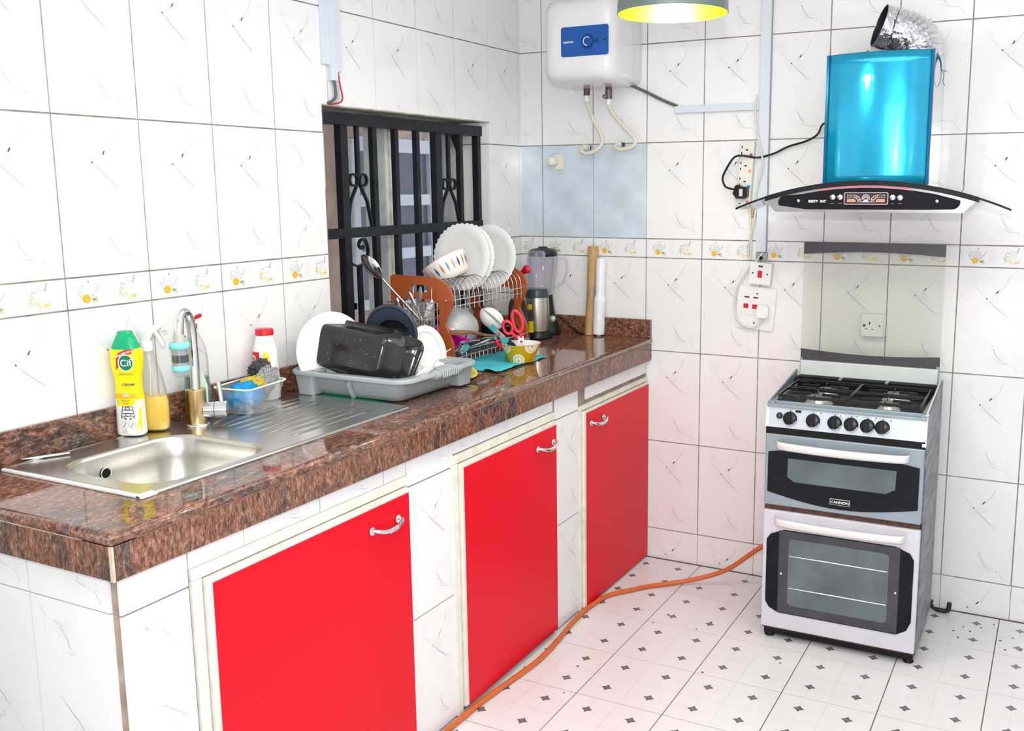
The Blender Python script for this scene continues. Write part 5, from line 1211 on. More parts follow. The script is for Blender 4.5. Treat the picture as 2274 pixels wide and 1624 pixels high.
# low things at the right end of the tray
gb = thing('drinking_glass', 'small clear drinking glass upside down in the tray beside the side plate', 'glass', (.405, -1.385, TRZ + .004))
obj('tumbler', MB().lathe([(.030, 0), (.031, .002), (.026, .074), (.024, .078), (.001, .078)], 28, cap=False).lathe([(.028, 0), (.024, .070), (.001, .070)], 28, cap=False), CLEAR, gb)
plate('saucer', 'thick white dish tipped on its edge at the front right of the tray', .060, (.468, -1.425, TRZ + .060), (-.62, -.20, .75), h=.018)
plate('saucer', 'flat white dish lying low in the tray against the grip', .050, (.440, -1.345, TRZ + .056), (.30, -.30, .90), h=.012)

# ------------------------------------------------------------------ cloths on the worktop
def sheet(name, label, corners, z, m, nu=26, nv=18, amp=.006, seed=0, freq=16, edge=.004, lift=None):
    """thin cloth over a quad of worktop, with folds"""
    A, B, C_, D = [Vector(c) for c in corners]; mb = MB(); rows = []
    for i in range(nu + 1):
        u = i / nu; row = []
        for j in range(nv + 1):
            v = j / nv; p = A.lerp(B, u).lerp(D.lerp(C_, u), v)
            w = edge * noise.noise(Vector((u * 6 + seed, v * 6, 2.0)))
            h = amp * (.9 + noise.noise(Vector((p.x * freq + seed, p.y * freq * 1.6, seed))) * 1.2) + (lift(u, v) if lift else 0)
            row.append((p.x + w, p.y - w, z + max(.0012, h)))
        rows.append(row)
    mb.loft(rows, 0, True, closed=False, cap=False); o = obj(name, mb, m, solid=.0012); return tag(o, label, 'cloth')
sheet('teal_cloth', 'turquoise cloth spread on the worktop under the dish rack and yellow bowl', [(.190, -.930), (.462, -1.005), (.462, -.625), (.250, -.570)], ZT, mat('turquoise_cloth_fabric', (.06, .50, .60), .7, var=.08, scale=60), amp=.004, seed=4, lift=lambda u, v: .010 * max(0, math.sin(u * 9)) * (1 - v) * (1 if u > .8 else .2))
sheet('green_cloth', 'green cloth peeping out from under the grey draining tray', [(.040, -1.555), (.195, -1.590), (.440, -1.545), (.120, -1.480)], ZT, mat('green_cloth_fabric', (.0, .30, .10), .8, var=.15, scale=50), 30, 12, .0016, 9, 40, .003)
# avocado half behind the tray
av = thing('avocado_half', 'half avocado shell lying open on the worktop behind the tray corner', 'avocado', (.435, -1.135, ZT + .0255), (math.radians(35), math.radians(12), math.radians(10)))
mb = MB(); outer_ = [[(r * (1 + .25 * math.cos(t)) * math.cos(t), r * math.sin(t), z) for t in [2 * PI * k / 22 for k in range(22)]] for r, z in ((.004, -.022), (.014, -.019), (.024, -.010), (.028, .0), (.0272, .002))]
mb.loft(outer_, 0, True); obj('skin', mb, mat('avocado_skin', (.055, .045, .015), .5, var=.5, scale=80, bump=.5), av)
mb = MB(); mb.loft([[(r * (1 + .25 * math.cos(t)) * math.cos(t), r * math.sin(t), z) for t in [2 * PI * k / 22 for k in range(22)]] for r, z in ((.0268, .0024), (.022, .0035), (.013, .003), (.009, -.004), (.002, -.007))], 0, True); obj('flesh', mb, mat('avocado_flesh', (.42, .40, .08), .5, var=.25, scale=50), av)

# ------------------------------------------------------------------ dish rack with wooden ends
RACK_W = mat('orange_brown_stained_wood', (.40, .090, .022), .35, var=.07, scale=6, stretch=(1, 1, .2), coat=.2)
rk = thing('dish_rack', 'two-tier wire dish rack with orange-brown wooden ends under the window', 'dish rack', (0, 0, ZT))
def pside():
    o_ = cr([(.262, 0, 0), (.276, .020, 0), (.280, .070, 0), (.272, .105, 0), (.250, .150, 0), (.247, .170, 0), (.262, .200, 0), (.277, .235, 0), (.277, .270, 0), (.258, .300, 0), (.225, .322, 0), (.190, .328, 0)], 4)
    out_ = [(p.x, p.y) for p in o_] + [(.020, .332), (.010, .325), (.010, .16), (.030, .135), (.012, .10), (.006, .0), (.045, 0), (.055, .060), (.085, .085), (.185, .085), (.210, .060), (.222, 0)]
    h1 = [(x, z) for x, z in rrect(.098, .176, .272, .298, .010, 4)]
    h2 = [(x, z) for x, z in rrect(.055, .222, .128, .246, .040, 5)]
    return out_, [h1[::-1], h2[::-1]]
O_, H_ = pside()
for y in (-.985, -.455):
    mb = MB(); mb.plate(O_, H_, -.006, .006)
    s_ = obj('end_panel', mb, RACK_W, rk, loc=(0, y, 0), rot=(PI / 2, 0, 0), bevel=.0015)
    for x, z in ((.262, .250), (.252, .055)): obj('bolt', MB().tube([(x, z, -.006), (x, z, -.020 if False else .020)], .0042, 8), CHROME, s_)
Y0R, Y1R = -.975, -.465
up = MB()
for x, z in ((.268, .246), (.262, .222), (.090, .222), (.060, .246)): up.bar((x, Y0R, z), (x, Y1R, z), .0024)
for y in (Y0R + .008, Y1R - .008): up.tube([(.060, y, .222), (.268, y, .222)], .002, 6)
NW = 16
obj('upper_rails', up, WIRE, rk)
for k in range(NW):
    y = lerp(Y0R + .020, Y1R - .020, k / (NW - 1)); mb = MB()
    mb.tube(cr([(.268, y, .205), (.269, y, .246), (.262, y, .285), (.235, y, .312), (.195, y, .316), (.160, y, .295), (.142, y, .255), (.138, y, .222)], 4), .0016, 5)
    obj('divider_wire', mb, WIRE, rk)
lw_ = MB()
for x, z in ((.285, .062), (.290, .042), (.20, .040), (.12, .040), (.05, .040), (.04, .062)): lw_.bar((x, Y0R, z), (x, Y1R, z), .0022)
obj('lower_rails', lw_, WIRE, rk)
for k in range(18):
    y = lerp(Y0R + .012, Y1R - .012, k / 17)
    obj('shelf_wire', MB().tube([(.040, y, .062), (.044, y, .040), (.29, y, .040), (.298, y, .058), (.298, y, .022)], .0014, 5), WIRE, rk)
# cutlery basket hooked on the near end panel
bk = thing('cutlery_basket', 'small wire cutlery basket hooked on the near wooden end of the rack', 'basket', (.150, -1.040, ZT + .125))
for z in (.0, .030, .062, .092, .118): obj('hoop', MB().tube([(x, y, z) for x, y in rrect(-.085 - z * .12, .075 + z * .10, -.040, .042, .012, 3)], .0015, 5, closed=True), WIRE, bk)
ud = MB()
for k in range(8):
    x = -.080 + .0215 * k
    ud.bar((x, -.040, 0), (x, -.040, .118), .0011, 5); ud.bar((x, .042, 0), (x, .042, .118), .0011, 5); ud.bar((x, -.040, 0), (x, .042, 0), .0011, 5)
for k in range(4):
    for x in (-.087, .077): ud.bar((x, -.030 + .02 * k, 0), (x, -.030 + .02 * k, .118), .0011, 5)
obj('upright_wires', ud, WIRE, bk)
for x in (-.035, .045): obj('hook', MB().tube([(x, .042, .118), (x, .046, .165), (x, .060, .168)], .0016, 5), WIRE, bk)
# cutlery in the basket
def utensil(name, label, cat, a, b, kind, m=CHROME, grp=None, size=1.0, up_=(0, -1, 0)):
    """a = handle end, b = head end"""
    A, B = Vector(a), Vector(b); L_ = (B - A).length; t = thing(name, label, cat, a, group=grp)
    z = (B - A).normalized(); x = Vector(up_).cross(z).normalized(); y = z.cross(x)
    t.rotation_euler = Matrix((x, y, z)).transposed().to_euler()
    hl = L_ - .055 * size if kind != 'knife' else L_ * .5
    mb = MB(); mb.loft([[(-w, -h, q), (w, -h, q), (w, h, q), (-w, h, q)] for q, w, h in ((0, .006, .0008), (.01, .009, .0012), (hl * .5, .005, .0016), (hl, .0028, .0018))], 0, True)
    if kind == 'spoon':
        mb2 = MB(); rings = []
        for q, w, dz in ((0, .002, 0), (.15, .012, .002), (.4, .021, .006), (.7, .020, .006), (.92, .010, .002), (1, .002, 0)):
            w *= size; rings.append([(-w, -.001, hl + q * .062 * size), (-w * .6, dz * size, hl + q * .062 * size), (0, dz * 1.5 * size, hl + q * .062 * size), (w * .6, dz * size, hl + q * .062 * size), (w, -.001, hl + q * .062 * size)])
        mb2.loft(rings, 0, True, closed=False, cap=False); obj('handle', mb, m, t); obj('bowl', mb2, m, t, solid=.0014, sub=1)
    elif kind == 'fork':
        mb.loft([[(-w, -.001, hl + q), (w, -.001, hl + q), (w, .001, hl + q), (-w, .001, hl + q)] for q, w in ((0, .003), (.010, .011), (.022, .0125))], 0, False)
        obj('handle', mb, m, t); tn = MB()
        for k in range(4): tn.box(-.0122 + .0071 * k, -.0094 + .0071 * k, -.0009, .0009, hl + .021, hl + .055 * size)
        obj('tines', tn, m, t)
    else:
        obj('handle', mb, m, t); obj('blade', MB().loft([[(-w, -.0006, q), (w, -.0006, q), (w, .0006, q), (-w, .0006, q)] for q, w in ((hl, .004), (hl + .02, .010), (L_ - .02, .009), (L_, .002))], 0, False), m, t)
    return t
utensil('serving_spoon', 'large steel serving spoon leaning out of the cutlery basket towards the window', 'spoon', (.215, -1.030, ZT + .130), (.010, -1.135, ZT + .402), 'spoon', size=1.75, up_=(-.3, -1, .1))
tie = obj('blue_tie', MB().tube([(0, 0, 0), (.012, -.002, .004), (.030, .002, .008), (.040, 0, .004), (.026, -.003, -.004), (.006, 0, -.003)], .0032, 6), mat('light_blue_tie', (.08, .38, .60), .5), loc=(.098, -1.098, ZT + .225))
tag(tie, 'light blue twist of tie around the serving spoon at the basket edge', 'tie')
utensil('table_knife', 'steel table knife standing blade up in the middle of the cutlery basket', 'knife', (.150, -1.045, ZT + .130), (.182, -1.040, ZT + .300), 'knife')
utensil('dinner_fork', 'steel fork with its handle up at the window side of the cutlery basket', 'fork', (.080, -1.050, ZT + .255), (.110, -1.045, ZT + .132), 'fork')
utensil('teaspoon', 'small steel spoon crossing behind the table knife in the basket', 'spoon', (.120, -1.030, ZT + .275), (.200, -1.030, ZT + .135), 'spoon', size=.6)
utensil('palette_knife', 'broad steel spatula blade at the right of the cutlery basket', 'spatula', (.175, -1.055, ZT + .132), (.235, -1.045, ZT + .255), 'knife')
gbx = thing('plastic_beaker', 'clear ribbed plastic beaker lying in the back of the cutlery basket', 'beaker', (.150, -1.018, ZT + .128), (0, 0, 0))
obj('beaker', MB().lathe([(.020, 0), (.021, .002), (.030, .105), (.0315, .106)], 18, cap=False).lathe([(.001, .002), (.020, .002)], 18, cap=False), glass_mat('ribbed_grey_plastic', (.80, .80, .82), .15, fac=.8), gbx)
utensil('dinner_fork', 'steel fork hanging tines down over the right rim of the grey draining tray', 'fork', (.245, -1.012, ZT + .052), (.360, -1.140, ZT + .100), 'fork', up_=(0, -.5, 1))

# plates on the upper tier
PG = 'scalloped white dinner plates on the upper rack'
plate('scalloped_plate', 'front-most big white plate with scalloped rim on the upper rack', .128, (.137, -.690, ZT + .378), (-.02, -.995, .10), scal=36, group=PG, h=.022)
plate('scalloped_plate', 'big white scalloped plate just behind the front-most one', .128, (.143, -.664, ZT + .377), (-.02, -.995, .10), scal=36, group=PG, h=.022)
plate('scalloped_plate', 'big white scalloped plate farthest right on the upper rack', .128, (.153, -.520, ZT + .368), (-.02, -.995, .10), scal=36, group=PG, h=.022)
# patterned bowl tipped in front of the plates
bwl = thing('patterned_bowl', 'cream bowl with blue and orange diamonds tipped on the rack in front of the plates', 'bowl', (.182, -.830, ZT + .306))
ax_ = Vector((-.50, -.10, .86)).normalized(); bwl.rotation_euler = ax_.to_track_quat('Z', 'X').to_euler()
def bprof(z): return .058 + .030 * min(1, (z / .075)) ** .55
BP = [(.001, .002), (.048, .002), (.050, 0), (.056, .001), (.066, .010)] + [(bprof(z), z) for z in (.022, .035, .05, .065, .078)] + [(.0895, .082), (.0845, .082)] + [(bprof(z) - .005, z) for z in (.065, .045, .025)] + [(.045, .010), (.001, .008)]
obj('bowl', MB().lathe(BP, 40, cap=False), mat('cream_glazed_ceramic', (.84, .80, .74), .15, var=.01, coat=.3), bwl)
DC = [mat('print_dark_blue', (.03, .10, .34), .3), mat('print_burnt_orange', (.62, .22, .06), .3), mat('print_light_blue', (.16, .30, .60), .3), mat('print_pale_orange', (.72, .36, .20), .3)]
for k in range(22):
    th = 2 * PI * k / 22; mb = MB()
    def fb(u, z): r = bprof(z) + .0009; return (r * math.cos(th + u / .08), r * math.sin(th + u / .08), z)
    P = [(0, .022), (.0050, .043), (0, .066), (-.0050, .043)]
    P2 = []
    for i in range(4):
        for j in range(3): P2.append((lerp(P[i][0], P[(i + 1) % 4][0], j / 3), lerp(P[i][1], P[(i + 1) % 4][1], j / 3)))
    mb.add([fb(0, .044)] + [fb(*p) for p in P2], [(0, 1 + i, 1 + (i + 1) % 12) for i in range(12)])
    obj('diamond', mb, DC[k % 4], bwl)
obj('rim_line', MB().tube([(.087 * math.cos(2 * PI * k / 40), .087 * math.sin(2 * PI * k / 40), .0826) for k in range(40)], .0012, 5, closed=True), mat('pink_rim', (.70, .30, .34), .3), bwl)
# things on the lower tier
sv = thing('sieve', 'grey mesh sieve with magenta rim lying on the lower rack', 'sieve', (.205, -.850, ZT + .128)); axs = Vector((-.42, -.15, -.62)).normalized(); sv.rotation_euler = axs.to_track_quat('Z', 'Y').to_euler()
m_, nt_, b_ = new_mat('fine_grey_mesh'); b_.inputs['Base Color'].default_value = (.48, .49, .50, 1); setp(b_, Roughness=.45, Metallic=.35)
wv = nt_.nodes.new('ShaderNodeTexWave'); wv.inputs['Scale'].default_value = 90; wv.inputs['Distortion'].default_value = 1.5; tcc = nt_.nodes.new('ShaderNodeTexCoord'); nt_.links.new(tcc.outputs['Object'], wv.inputs['Vector'])
bp_ = nt_.nodes.new('ShaderNodeBump'); bp_.inputs['Strength'].default_value = .5; bp_.inputs['Distance'].default_value = .002; nt_.links.new(wv.outputs['Fac'], bp_.inputs['Height']); nt_.links.new(bp_.outputs['Normal'], b_.inputs['Normal'])
rr_ = nt_.nodes.new('ShaderNodeValToRGB'); rr_.color_ramp.elements[0].color = (.36, .37, .38, 1); rr_.color_ramp.elements[1].color = (.60, .61, .62, 1); nt_.links.new(wv.outputs['Fac'], rr_.inputs['Fac']); nt_.links.new(rr_.outputs['Color'], b_.inputs['Base Color'])
obj('mesh_bowl', MB().lathe([(.098, 0), (.095, -.018), (.084, -.040), (.062, -.058), (.032, -.068), (.001, -.071)], 40, cap=False, ell=.80), m_, sv)
MAG = mat('magenta_plastic', (.80, .0, .45), .35, var=.05)
obj('rim', MB().tube([(.099 * math.cos(2 * PI * k / 40), .080 * math.sin(2 * PI * k / 40), 0) for k in range(40)], .0055, 8, closed=True), MAG, sv)
mgd = thing('magenta_dish', 'magenta plastic dish edge showing under the sieve', 'dish', (.215, -.925, ZT + .098)); mgd.rotation_euler = Vector((.30, -.5, .75)).to_track_quat('Z', 'Y').to_euler()
obj('dish', MB().lathe([(.001, .0), (.045, .0), (.066, .020), (.068, .020), (.047, -.003), (.001, -.003)], 32, cap=False), MAG, mgd)
wb_ = thing('wooden_spoon', 'flat brown wooden spatula lying across the lower rack under the sieve', 'spatula', (.270, -.985, ZT + .120), (0, 0, 0)); 
P = cr([(0, 0, .008), (.010, .070, .006), (.012, .150, -.012), (.020, .225, -.030), (.030, .290, -.036)], 5)
mb = MB(); mb.loft([[(p.x - w, p.y, p.z - .004), (p.x + w, p.y, p.z - .004), (p.x + w, p.y, p.z + .006), (p.x - w, p.y, p.z + .006)] for p, w in zip(P, [lerp(.034, .010, min(1, i / 12)) for i in range(len(P))])], 0, True)
obj('blade', mb, mat('worn_brown_wood', (.36, .16, .06), .55, var=.5, scale=18, stretch=(1, .15, 1)), wb_)
utensil('serving_spoon', 'steel spoon with broad head resting on the front of the lower rack', 'spoon', (.290, -.760, ZT + .075), (.300, -.975, ZT + .068), 'spoon', size=1.1, up_=(-1, 0, .5))
utensil('table_knife', 'steel table knife lying along the front edge of the lower rack', 'knife', (.283, -.960, ZT + .090), (.290, -.700, ZT + .078), 'knife', up_=(-1, 0, .6))
utensil('dinner_fork', 'steel fork pointing towards the draining tray from the lower rack', 'fork', (.250, -.800, ZT + .082), (.298, -1.005, ZT + .075), 'fork', up_=(-1, 0, .8))
wt = blob('lemon_squeezer', 'white plastic squeezer shell on the lower rack beside the sieve', 'squeezer', (.262, -.700, ZT + .148), (.038, .030, .052), WHITE, 2, .08, 1.5, (.2, -.85, .3))
bkm = thing('black_mug', 'black cup standing deep in the far end of the lower rack', 'cup', (.170, -.560, ZT + .047))
obj('cup', MB().lathe([(.001, .002), (.036, 0), (.040, .004), (.042, .105), (.039, .105), (.036, .008), (.001, .006)], 28, cap=False), BLACK, bkm)
obj('handle', MB().tube(cr([(.040, 0, .085), (.066, 0, .082), (.070, 0, .045), (.041, 0, .028)], 4), .005, 8), BLACK, bkm)
tw = thing('tumbler', 'tall grey tumbler standing on the lower rack behind the black cup', 'tumbler', (.085, -.640, ZT + .047))
obj('tumbler', MB().lathe([(.001, .002), (.030, 0), (.036, .13), (.034, .13), (.028, .006), (.001, .006)], 28, cap=False), mat('brushed_grey_tumbler', (.45, .46, .47), .3, .8), tw)
rp = thing('frying_pan', 'dark pan with a red handle standing behind the far rack end', 'pan', (.205, -.405, ZT + .19))
obj('pan', MB().lathe([(.001, 0), (.088, 0), (.098, .030), (.096, .030), (.086, .003), (.001, .003)], 32, cap=False), mat('brown_black_pan', (.05, .03, .025), .4, var=.3), rp, loc=(-.02, .010, -.085), rot=(0, PI / 2 - .12, .25))
rh = MB(); rh.loft([[(x, y, z) for x, y in rrect(-w, w, -d_, d_, .006, 3)] for z, w, d_ in ((0, .008, .006), (.018, .011, .008), (.034, .017, .011), (.046, .016, .010), (.050, .010, .006))], 0, True)
obj('handle', rh, mat('glossy_red_handle', (.50, .0, .02), .18, var=.1, coat=.5), rp, loc=(.030, -.02, .108), rot=(0, 1.05, -.2))

# ------------------------------------------------------------------ yellow bowl with tools
yb = thing('printed_bowl', 'yellow bowl with cream rosette print standing on the turquoise cloth', 'bowl', (.425, -.762, ZT + .0055))
YP = [(.001, .001), (.046, .001), (.048, 0), (.050, .001), (.072, .066), (.074, .0675), (.071, .0675), (.047, .005), (.001, .004)]
mb = MB(); mb.lathe(YP[:6], 44, cap=False); mb.lathe(YP[5:], 44, m=1, cap=False)
obj('bowl', mb, [mat('mustard_yellow_melamine', (.82, .52, .0), .3, var=.04), mat('white_melamine', (.86, .86, .84), .3)], yb)
CRM = mat('print_cream', (.80, .68, .48), .4, var=.05); TAN = mat('print_tan', (.60, .36, .16), .4, var=.1); CRW = mat('print_cream_white', (.90, .86, .76), .4)
for k in range(8):
    th = -PI / 2 + .35 + 2 * PI * k / 8
    def fy(u, z, e=.0008):
        z = min(max(z, .002), .0655); r = .050 + .022 * (z - .001) / .065 + e; return (r * math.cos(th + u / .062), r * math.sin(th + u / .062), z)
    zc_ = .062 if k % 2 else .010
    for rad, m__, e in ((.0250, CRW, .0006), (.0225, CRM, .0010), (.0150, TAN, .0013), (.0125, CRW, .0016), (.0085, CRM, .0019), (.0045, TAN, .0022)):
        PP = []
        for j in range(24):
            a_ = 2 * PI * j / 24; q = rad * (1 + (.06 if j % 2 else -.04 if rad in (.025, .0225) else 0)); PP.append((q * math.cos(a_), zc_ + q * math.sin(a_)))
        PP = [p for p in PP]; mb = MB(); mb.add([fy(0, zc_, e)] + [fy(p[0], p[1], e) for p in PP], [(0, 1 + i, 1 + (i + 1) % 24) for i in range(24)]); obj('rosette', mb, m__, yb)
# scissors
sc_ = thing('scissors', 'red-handled scissors standing in the yellow bowl', 'scissors', (.426, -.762, ZT + .082), (0, 0, FACE))
RS = mat('red_soft_plastic', (.68, .03, .06), .35, var=.06)
def loop3(cx, cz, rx, rz, tilt_, r=.0068):
    P = []
    for k in range(24):
        t = 2 * PI * k / 24; x, z = rx * math.cos(t), rz * math.sin(t) * (1 - .18 * math.cos(t)); P.append((cx + x * math.cos(tilt_) - z * math.sin(tilt_), 0, cz + x * math.sin(tilt_) + z * math.cos(tilt_)))
    return MB().tube(P, r, 8, closed=True)
obj('handle', loop3(-.012, .072, .0175, .040, .22), RS, sc_); obj('handle', loop3(-.048, .050, .017, .024, .35, .0060), RS, sc_)
obj('shank', MB().tube([(-.006, 0, .036), (.002, 0, .010)], [.006, .0055], 8).tube([(-.036, .002, .030), (-.010, .002, .006)], [.007, .0055], 8), RS, sc_)
bl_ = MB(); bl_.loft([[(x - w, -.0015, z), (x + w, -.0015, z), (x + w, .0015, z), (x - w, .0015, z)] for x, z, w in ((-.001, .016, .010), (.001, -.010, .011), (.003, -.055, .005))], 0, False)
obj('blade', bl_, mat('pale_blade', (.78, .77, .75), .3, .6), sc_); obj('pivot', MB().lathe([(.001, -.0045), (.0048, -.004), (.0052, -.001)], 12, ax='y', c=(.001, 0, -.003)), P_RED, sc_)
# can opener, red tool
op = thing('can_opener', 'can opener with teal and black handles leaning in the yellow bowl', 'can opener', (.418, -.772, ZT + .048), (0, 0, FACE))
TL_ = mat('teal_plastic', (.02, .30, .34), .3, var=.1)
def arm(P, w, m, nm, y=0):
    mb = MB(); P = [Vector((p[0], y, p[1])) for p in P]; rings = []
    for i, p in enumerate(P):
        d = (P[min(i + 1, len(P) - 1)] - P[max(i - 1, 0)]).normalized(); q = Vector((-d.z, 0, d.x)) * (w[i] if isinstance(w, list) else w)
        rings.append([tuple(p + q + Vector((0, -.004, 0))), tuple(p - q + Vector((0, -.004, 0))), tuple(p - q + Vector((0, .004, 0))), tuple(p + q + Vector((0, .004, 0)))])
    mb.loft(rings, 0, False); return obj(nm, mb, m, op, bevel=.0012)
arm([(.012, -.020), (-.020, .016), (-.042, .038)], [.010, .011, .009], BLACK, 'handle')
arm([(-.040, .028), (-.058, .046)], [.0125, .012], TL_, 'grip', -.003); arm([(-.072, .062), (-.100, .090)], [.009, .011], TL_, 'grip', .002)
arm([(-.052, .046), (-.082, .074)], [.010, .010], mat('opener_steel', (.22, .22, .22), .35, .9), 'jaw', -.006)
obj('gear_wheel', MB().lathe([(.001, -.016), (.009, -.015), (.010, -.009), (.007, -.008)], 14, ax='y', c=(-.074, 0, .058)), mat('dull_steel', (.30, .29, .28), .4, .9), op)
obj('key', MB().tube([(-.090, -.012, .050), (-.066, -.014, .064)], .004, 6), mat('dull_steel2', (.28, .26, .24), .4, .9), op)
pe = thing('peeler', 'red-handled peeler lying low in the yellow bowl', 'peeler', (.400, -.785, ZT + .062), (0, 0, FACE))
obj('handle', MB().tube(cr([(-.058, 0, .026), (-.050, 0, .008), (-.030, 0, -.006), (.004, 0, -.020)], 4), [.006, .008, .009, .0095, .009, .009, .008, .008, .008, .007, .007, .006, .006][:13], 8), mat('red_plastic3', (.55, .0, .02), .3), pe)
obj('blade', MB().tube([(-.058, 0, .026), (-.062, 0, .040)], .003, 6), CHROME, pe)
bh = thing('black_knife', 'knife with black handle end behind the can opener in the yellow bowl', 'knife', (.402, -.752, ZT + .060), (0, 0, FACE))
obj('handle', MB().loft([[(x, -.005, z - w), (x, -.005, z + w), (x, .005, z + w), (x, .005, z - w)] for x, z, w in ((-.052, .072, .010), (-.030, .074, .012), (.004, .068, .009), (.006, .066, .004))], 0, True), BLACK, bh)
obj('blade', MB().loft([[(x, -.0006, z - w), (x, -.0006, z + w), (x, .0006, z + w), (x, .0006, z - w)] for x, z, w in ((-.050, .070, .006), (-.088, .108, .006), (-.128, .142, .001))], 0, False), mat('dark_steel_blade', (.16, .17, .18), .3, .8), bh)

# ------------------------------------------------------------------ blenders and rolls by the back wall
sb = thing('personal_blender', 'silver and black personal blender with upside-down clear cup behind the rack', 'blender', (.190, -.215, ZT + .001), (0, 0, math.radians(18)))
obj('base', MB().lathe([(.001, 0), (.062, 0), (.064, .006), (.058, .022), (.052, .030), (.050, .034)], 36), BLACK, sb)
SBP = [(.0500, .033), (.0520, .060), (.0535, .10), (.0530, .14), (.0510, .178)]
obj('body', MB().lathe(SBP, 40), mat('brushed_champagne_metal', (.52, .49, .44), .30, .9, var=.05, stretch=(1, 1, 20)), sb)
obj('collar', MB().lathe([(.0515, .177), (.0520, .180), (.0480, .205), (.046, .212), (.040, .214), (.001, .214)], 36), mat('dark_slate_plastic', (.04, .055, .065), .3), sb)
obj('blade', MB().tube([(-.030, 0, .222), (0, 0, .216), (.030, .004, .226)], .0022, 5).tube([(0, -.024, .226), (0, 0, .216), (.002, .024, .222)], .0022, 5), CHROME, sb)
obj('cup', MB().lathe([(.045, .214), (.0445, .222), (.038, .365), (.034, .374), (.001, .375)], 32, cap=False), CLEARP, sb)
def fsb(u, z, e=.0006):
    r = .0532 + e; return (r * math.sin(u / .053), -r * math.cos(u / .053), z)
YL = mat('yellow_label', (.90, .72, .0), .4, var=.02)
for (u0, u1, za, zb_) in ((-.034, -.012, .128, .150), (-.030, -.006, .030, .078)):
    o = obj('label', MB().loft([[fsb(u, za), fsb(u, zb_)] for u in [lerp(u0, u1, k / 5) for k in range(6)]], 0, True, cap=False, closed=False), YL, sb)
    for k in range(3 if zb_ > .1 else 6): strip_band('small_print', [(u0 + .003, zb_ - .005 - .0065 * k), (u1 - .004, zb_ - .005 - .0065 * k)], .0008, lambda u, z: fsb(u, z, .0012), P_BLACK, o)
vn = MB()
for i in range(-4, 5):
    for j in range(-5, 6):
        u, z = i * .0052 + (.0026 if j % 2 else 0), j * .0052
        if (u / .022) ** 2 + (z / .026) ** 2 < 1:
            vn.add([fsb(u - .019 + .0016 * math.cos(t), .102 + z + .0016 * math.sin(t), .0008) for t in [PI / 3 * q for q in range(6)]], [list(range(6))])
tag(obj('vent_holes', vn, BK, sb), kind='stuff')
bb2 = thing('jug_blender', 'black blender with large clear jug and black lid in the corner', 'blender', (.158, -.098, ZT + .001), (0, 0, math.radians(27)))
bm = MB(); bm.loft([[(x, y, z) for x, y in se(a_, b_, 36, 2.6)] for z, a_, b_ in ((0, .070, .062), (.006, .074, .066), (.022, .072, .064), (.060, .062, .058), (.110, .050, .050), (.160, .044, .044), (.176, .042, .042))], 0, True); obj('base', bm, mat('gloss_black_housing', (.012, .013, .015), .18, var=.1), bb2)
obj('dial', MB().lathe([(.001, -.068), (.014, -.067), (.015, -.060)], 22, ax='y', c=(.040, .012, .072)), mat('silver_dial', (.62, .63, .62), .3, .6), bb2)
obj('dial_mark', MB().box(.039, .0415, -.0572, -.0560, .073, .084), BLACK, bb2)
for x, z in ((.024, .100), (.014, .088), (-.008, .020)): obj('mark', MB().box(x - .0015, x + .0015, -.0610, -.0590 + .02, z - .0015, z + .0015), P_WHITE, bb2)
jg = MB()
for rr0, rr1 in ((0, 0),): 
    rings = []
    for z, r in ((.176, .040), (.184, .043), (.24, .052), (.30, .059), (.348, .063)):
        rings.append([((r + (.0022 if (k % 6 == 0) else 0)) * math.cos(2 * PI * k / 36), (r + (.0022 if (k % 6 == 0) else 0)) * math.sin(2 * PI * k / 36), z) for k in range(36)])
    jg.loft(rings, 0, True, cap=False)
jo = obj('jug', jg, CLEARP, bb2)
obj('handle', MB().tube(cr([(.060, 0, .338), (.092, 0, .334), (.104, 0, .315), (.102, 0, .270), (.086, 0, .228), (.050, 0, .206)], 6), .0052, 8), CLEARP, jo)
obj('lid', MB().lathe([(.001, .386), (.020, .386), (.021, .380), (.050, .376), (.062, .368), (.064, .364), (.0645, .346), (.060, .344), (.001, .344)], 36), mat('black_lid', (.018, .022, .028), .22), bb2)
obj('coupling', MB().lathe([(.041, .176), (.043, .182), (.001, .184)], 24), mat('grey_coupling', (.45, .45, .46), .3), bb2)
cable('blender_cable', 'black cable running from the jug blender along the worktop upstand', 'cable', [(.215, -.070, 1.070), (.228, -.046, 1.058), (.253, -.040, 1.030), (.285, -.040, 1.006), (.318, -.048, .997), (.335, -.062, .9955)], .0030, BLACK)
cable('blender_cable', 'second black cable lying at the foot of the upstand beside the jug blender', 'cable', [(.232, -.040, 1.045), (.262, -.030, 1.022), (.300, -.034, .999), (.325, -.044, .9955)], .0026, BLACK)
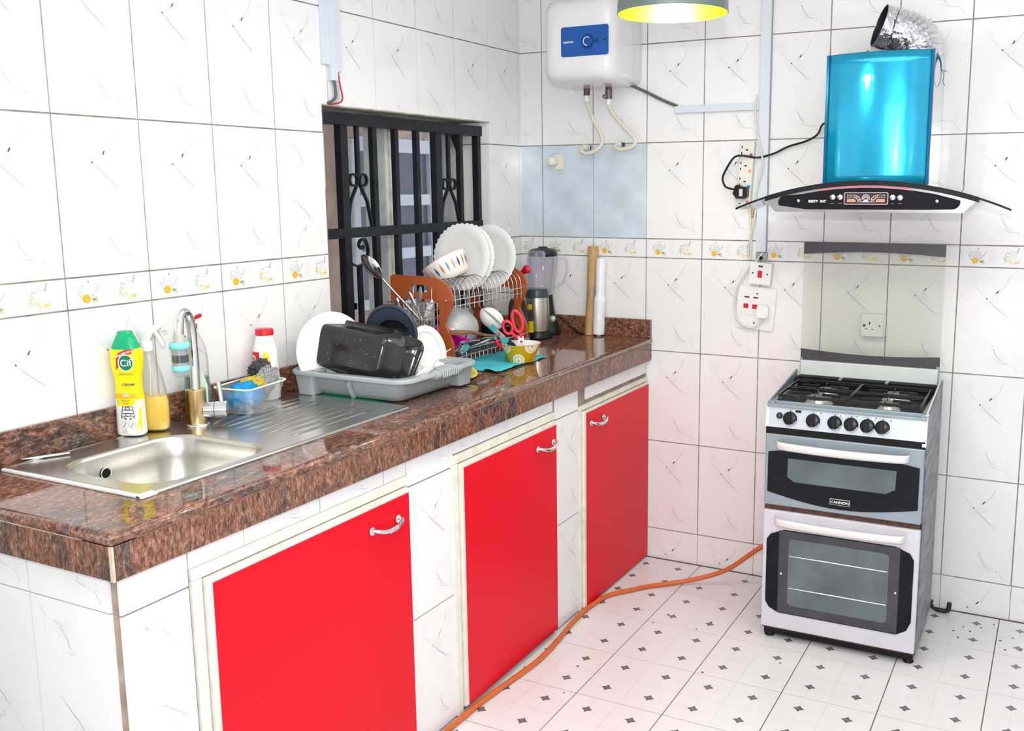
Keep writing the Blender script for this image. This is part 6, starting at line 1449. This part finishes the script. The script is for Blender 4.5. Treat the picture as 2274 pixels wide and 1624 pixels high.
br_ = thing('paper_roll', 'tall brown paper roll taped in the middle, leaning on the back wall', 'paper roll', (.358, -.048, ZT + .001), (math.radians(-3.2), math.radians(1.0), 0))
KR = mat('kraft_paper', (.50, .30, .13), .6, var=.12, scale=10, bump=.15, bscale=40)
rng_ = []
for z, r, dx in ((0, .0200, 0), (.02, .0205, 0), (.12, .0195, .002), (.165, .0185, .003), (.19, .0188, .003), (.25, .0205, .003), (.32, .0225, .004), (.388, .0240, .004)):
    rng_.append([(dx + r * math.cos(t) * (1 + .05 * math.sin(3 * t + z * 20)), r * math.sin(t), z) for t in [2 * PI * k / 26 for k in range(26)]])
mb = MB(); mb.loft(rng_, 0, True, cap=False); mb.loft([[(x * .88, y * .88, z) for x, y, z in r] for r in rng_[-3:]], 0, True, cap=False); mb.add(rng_[0], [list(range(26))])
obj('roll', mb, KR, br_)
obj('tape', MB().loft([[(.003 + .0200 * math.cos(t), .0200 * math.sin(t), z) for t in [2 * PI * k / 26 for k in range(26)]] for z in (.168, .212)], 0, True, cap=False), glass_mat('clear_tape', (.9, .85, .75), .12, fac=.85), br_)
obj('loose_edge', MB().tube([(-.008, -.0245, .385), (-.006, -.0235, .34), (-.002, -.0225, .31)], .0014, 5), KR, br_)
wr2 = thing('wrapped_roll', 'white roll in crumpled plastic film standing right of the brown paper roll', 'roll', (.404, -.048, ZT + .001), (math.radians(-3.5), math.radians(.6), 0))
rng_ = []
for i in range(24):
    z = .006 + .330 * i / 23; r = .0215 if z > .20 else (.0190 + .004 * (i % 3) * .3 if z > .165 else .0255 - .010 * abs(z - .06)); f_ = .08 if z < .2 else .01
    rng_.append([(r * math.cos(t) * (1 + f_ * noise.noise(Vector((math.cos(t) * 2, math.sin(t) * 2, z * 16)))), r * math.sin(t) * (1 + f_ * noise.noise(Vector((math.cos(t) * 2, math.sin(t) * 2, z * 16)))), z) for t in [2 * PI * k / 24 for k in range(24)]])
mb = MB(); mb.loft(rng_, 0, True); obj('roll', mb, mat('white_film_wrap', (.84, .86, .90), .22, var=.02, bump=.3, bscale=45), wr2)
obj('core', MB().lathe([(.011, 0), (.011, .008)], 14), WHITE, wr2)
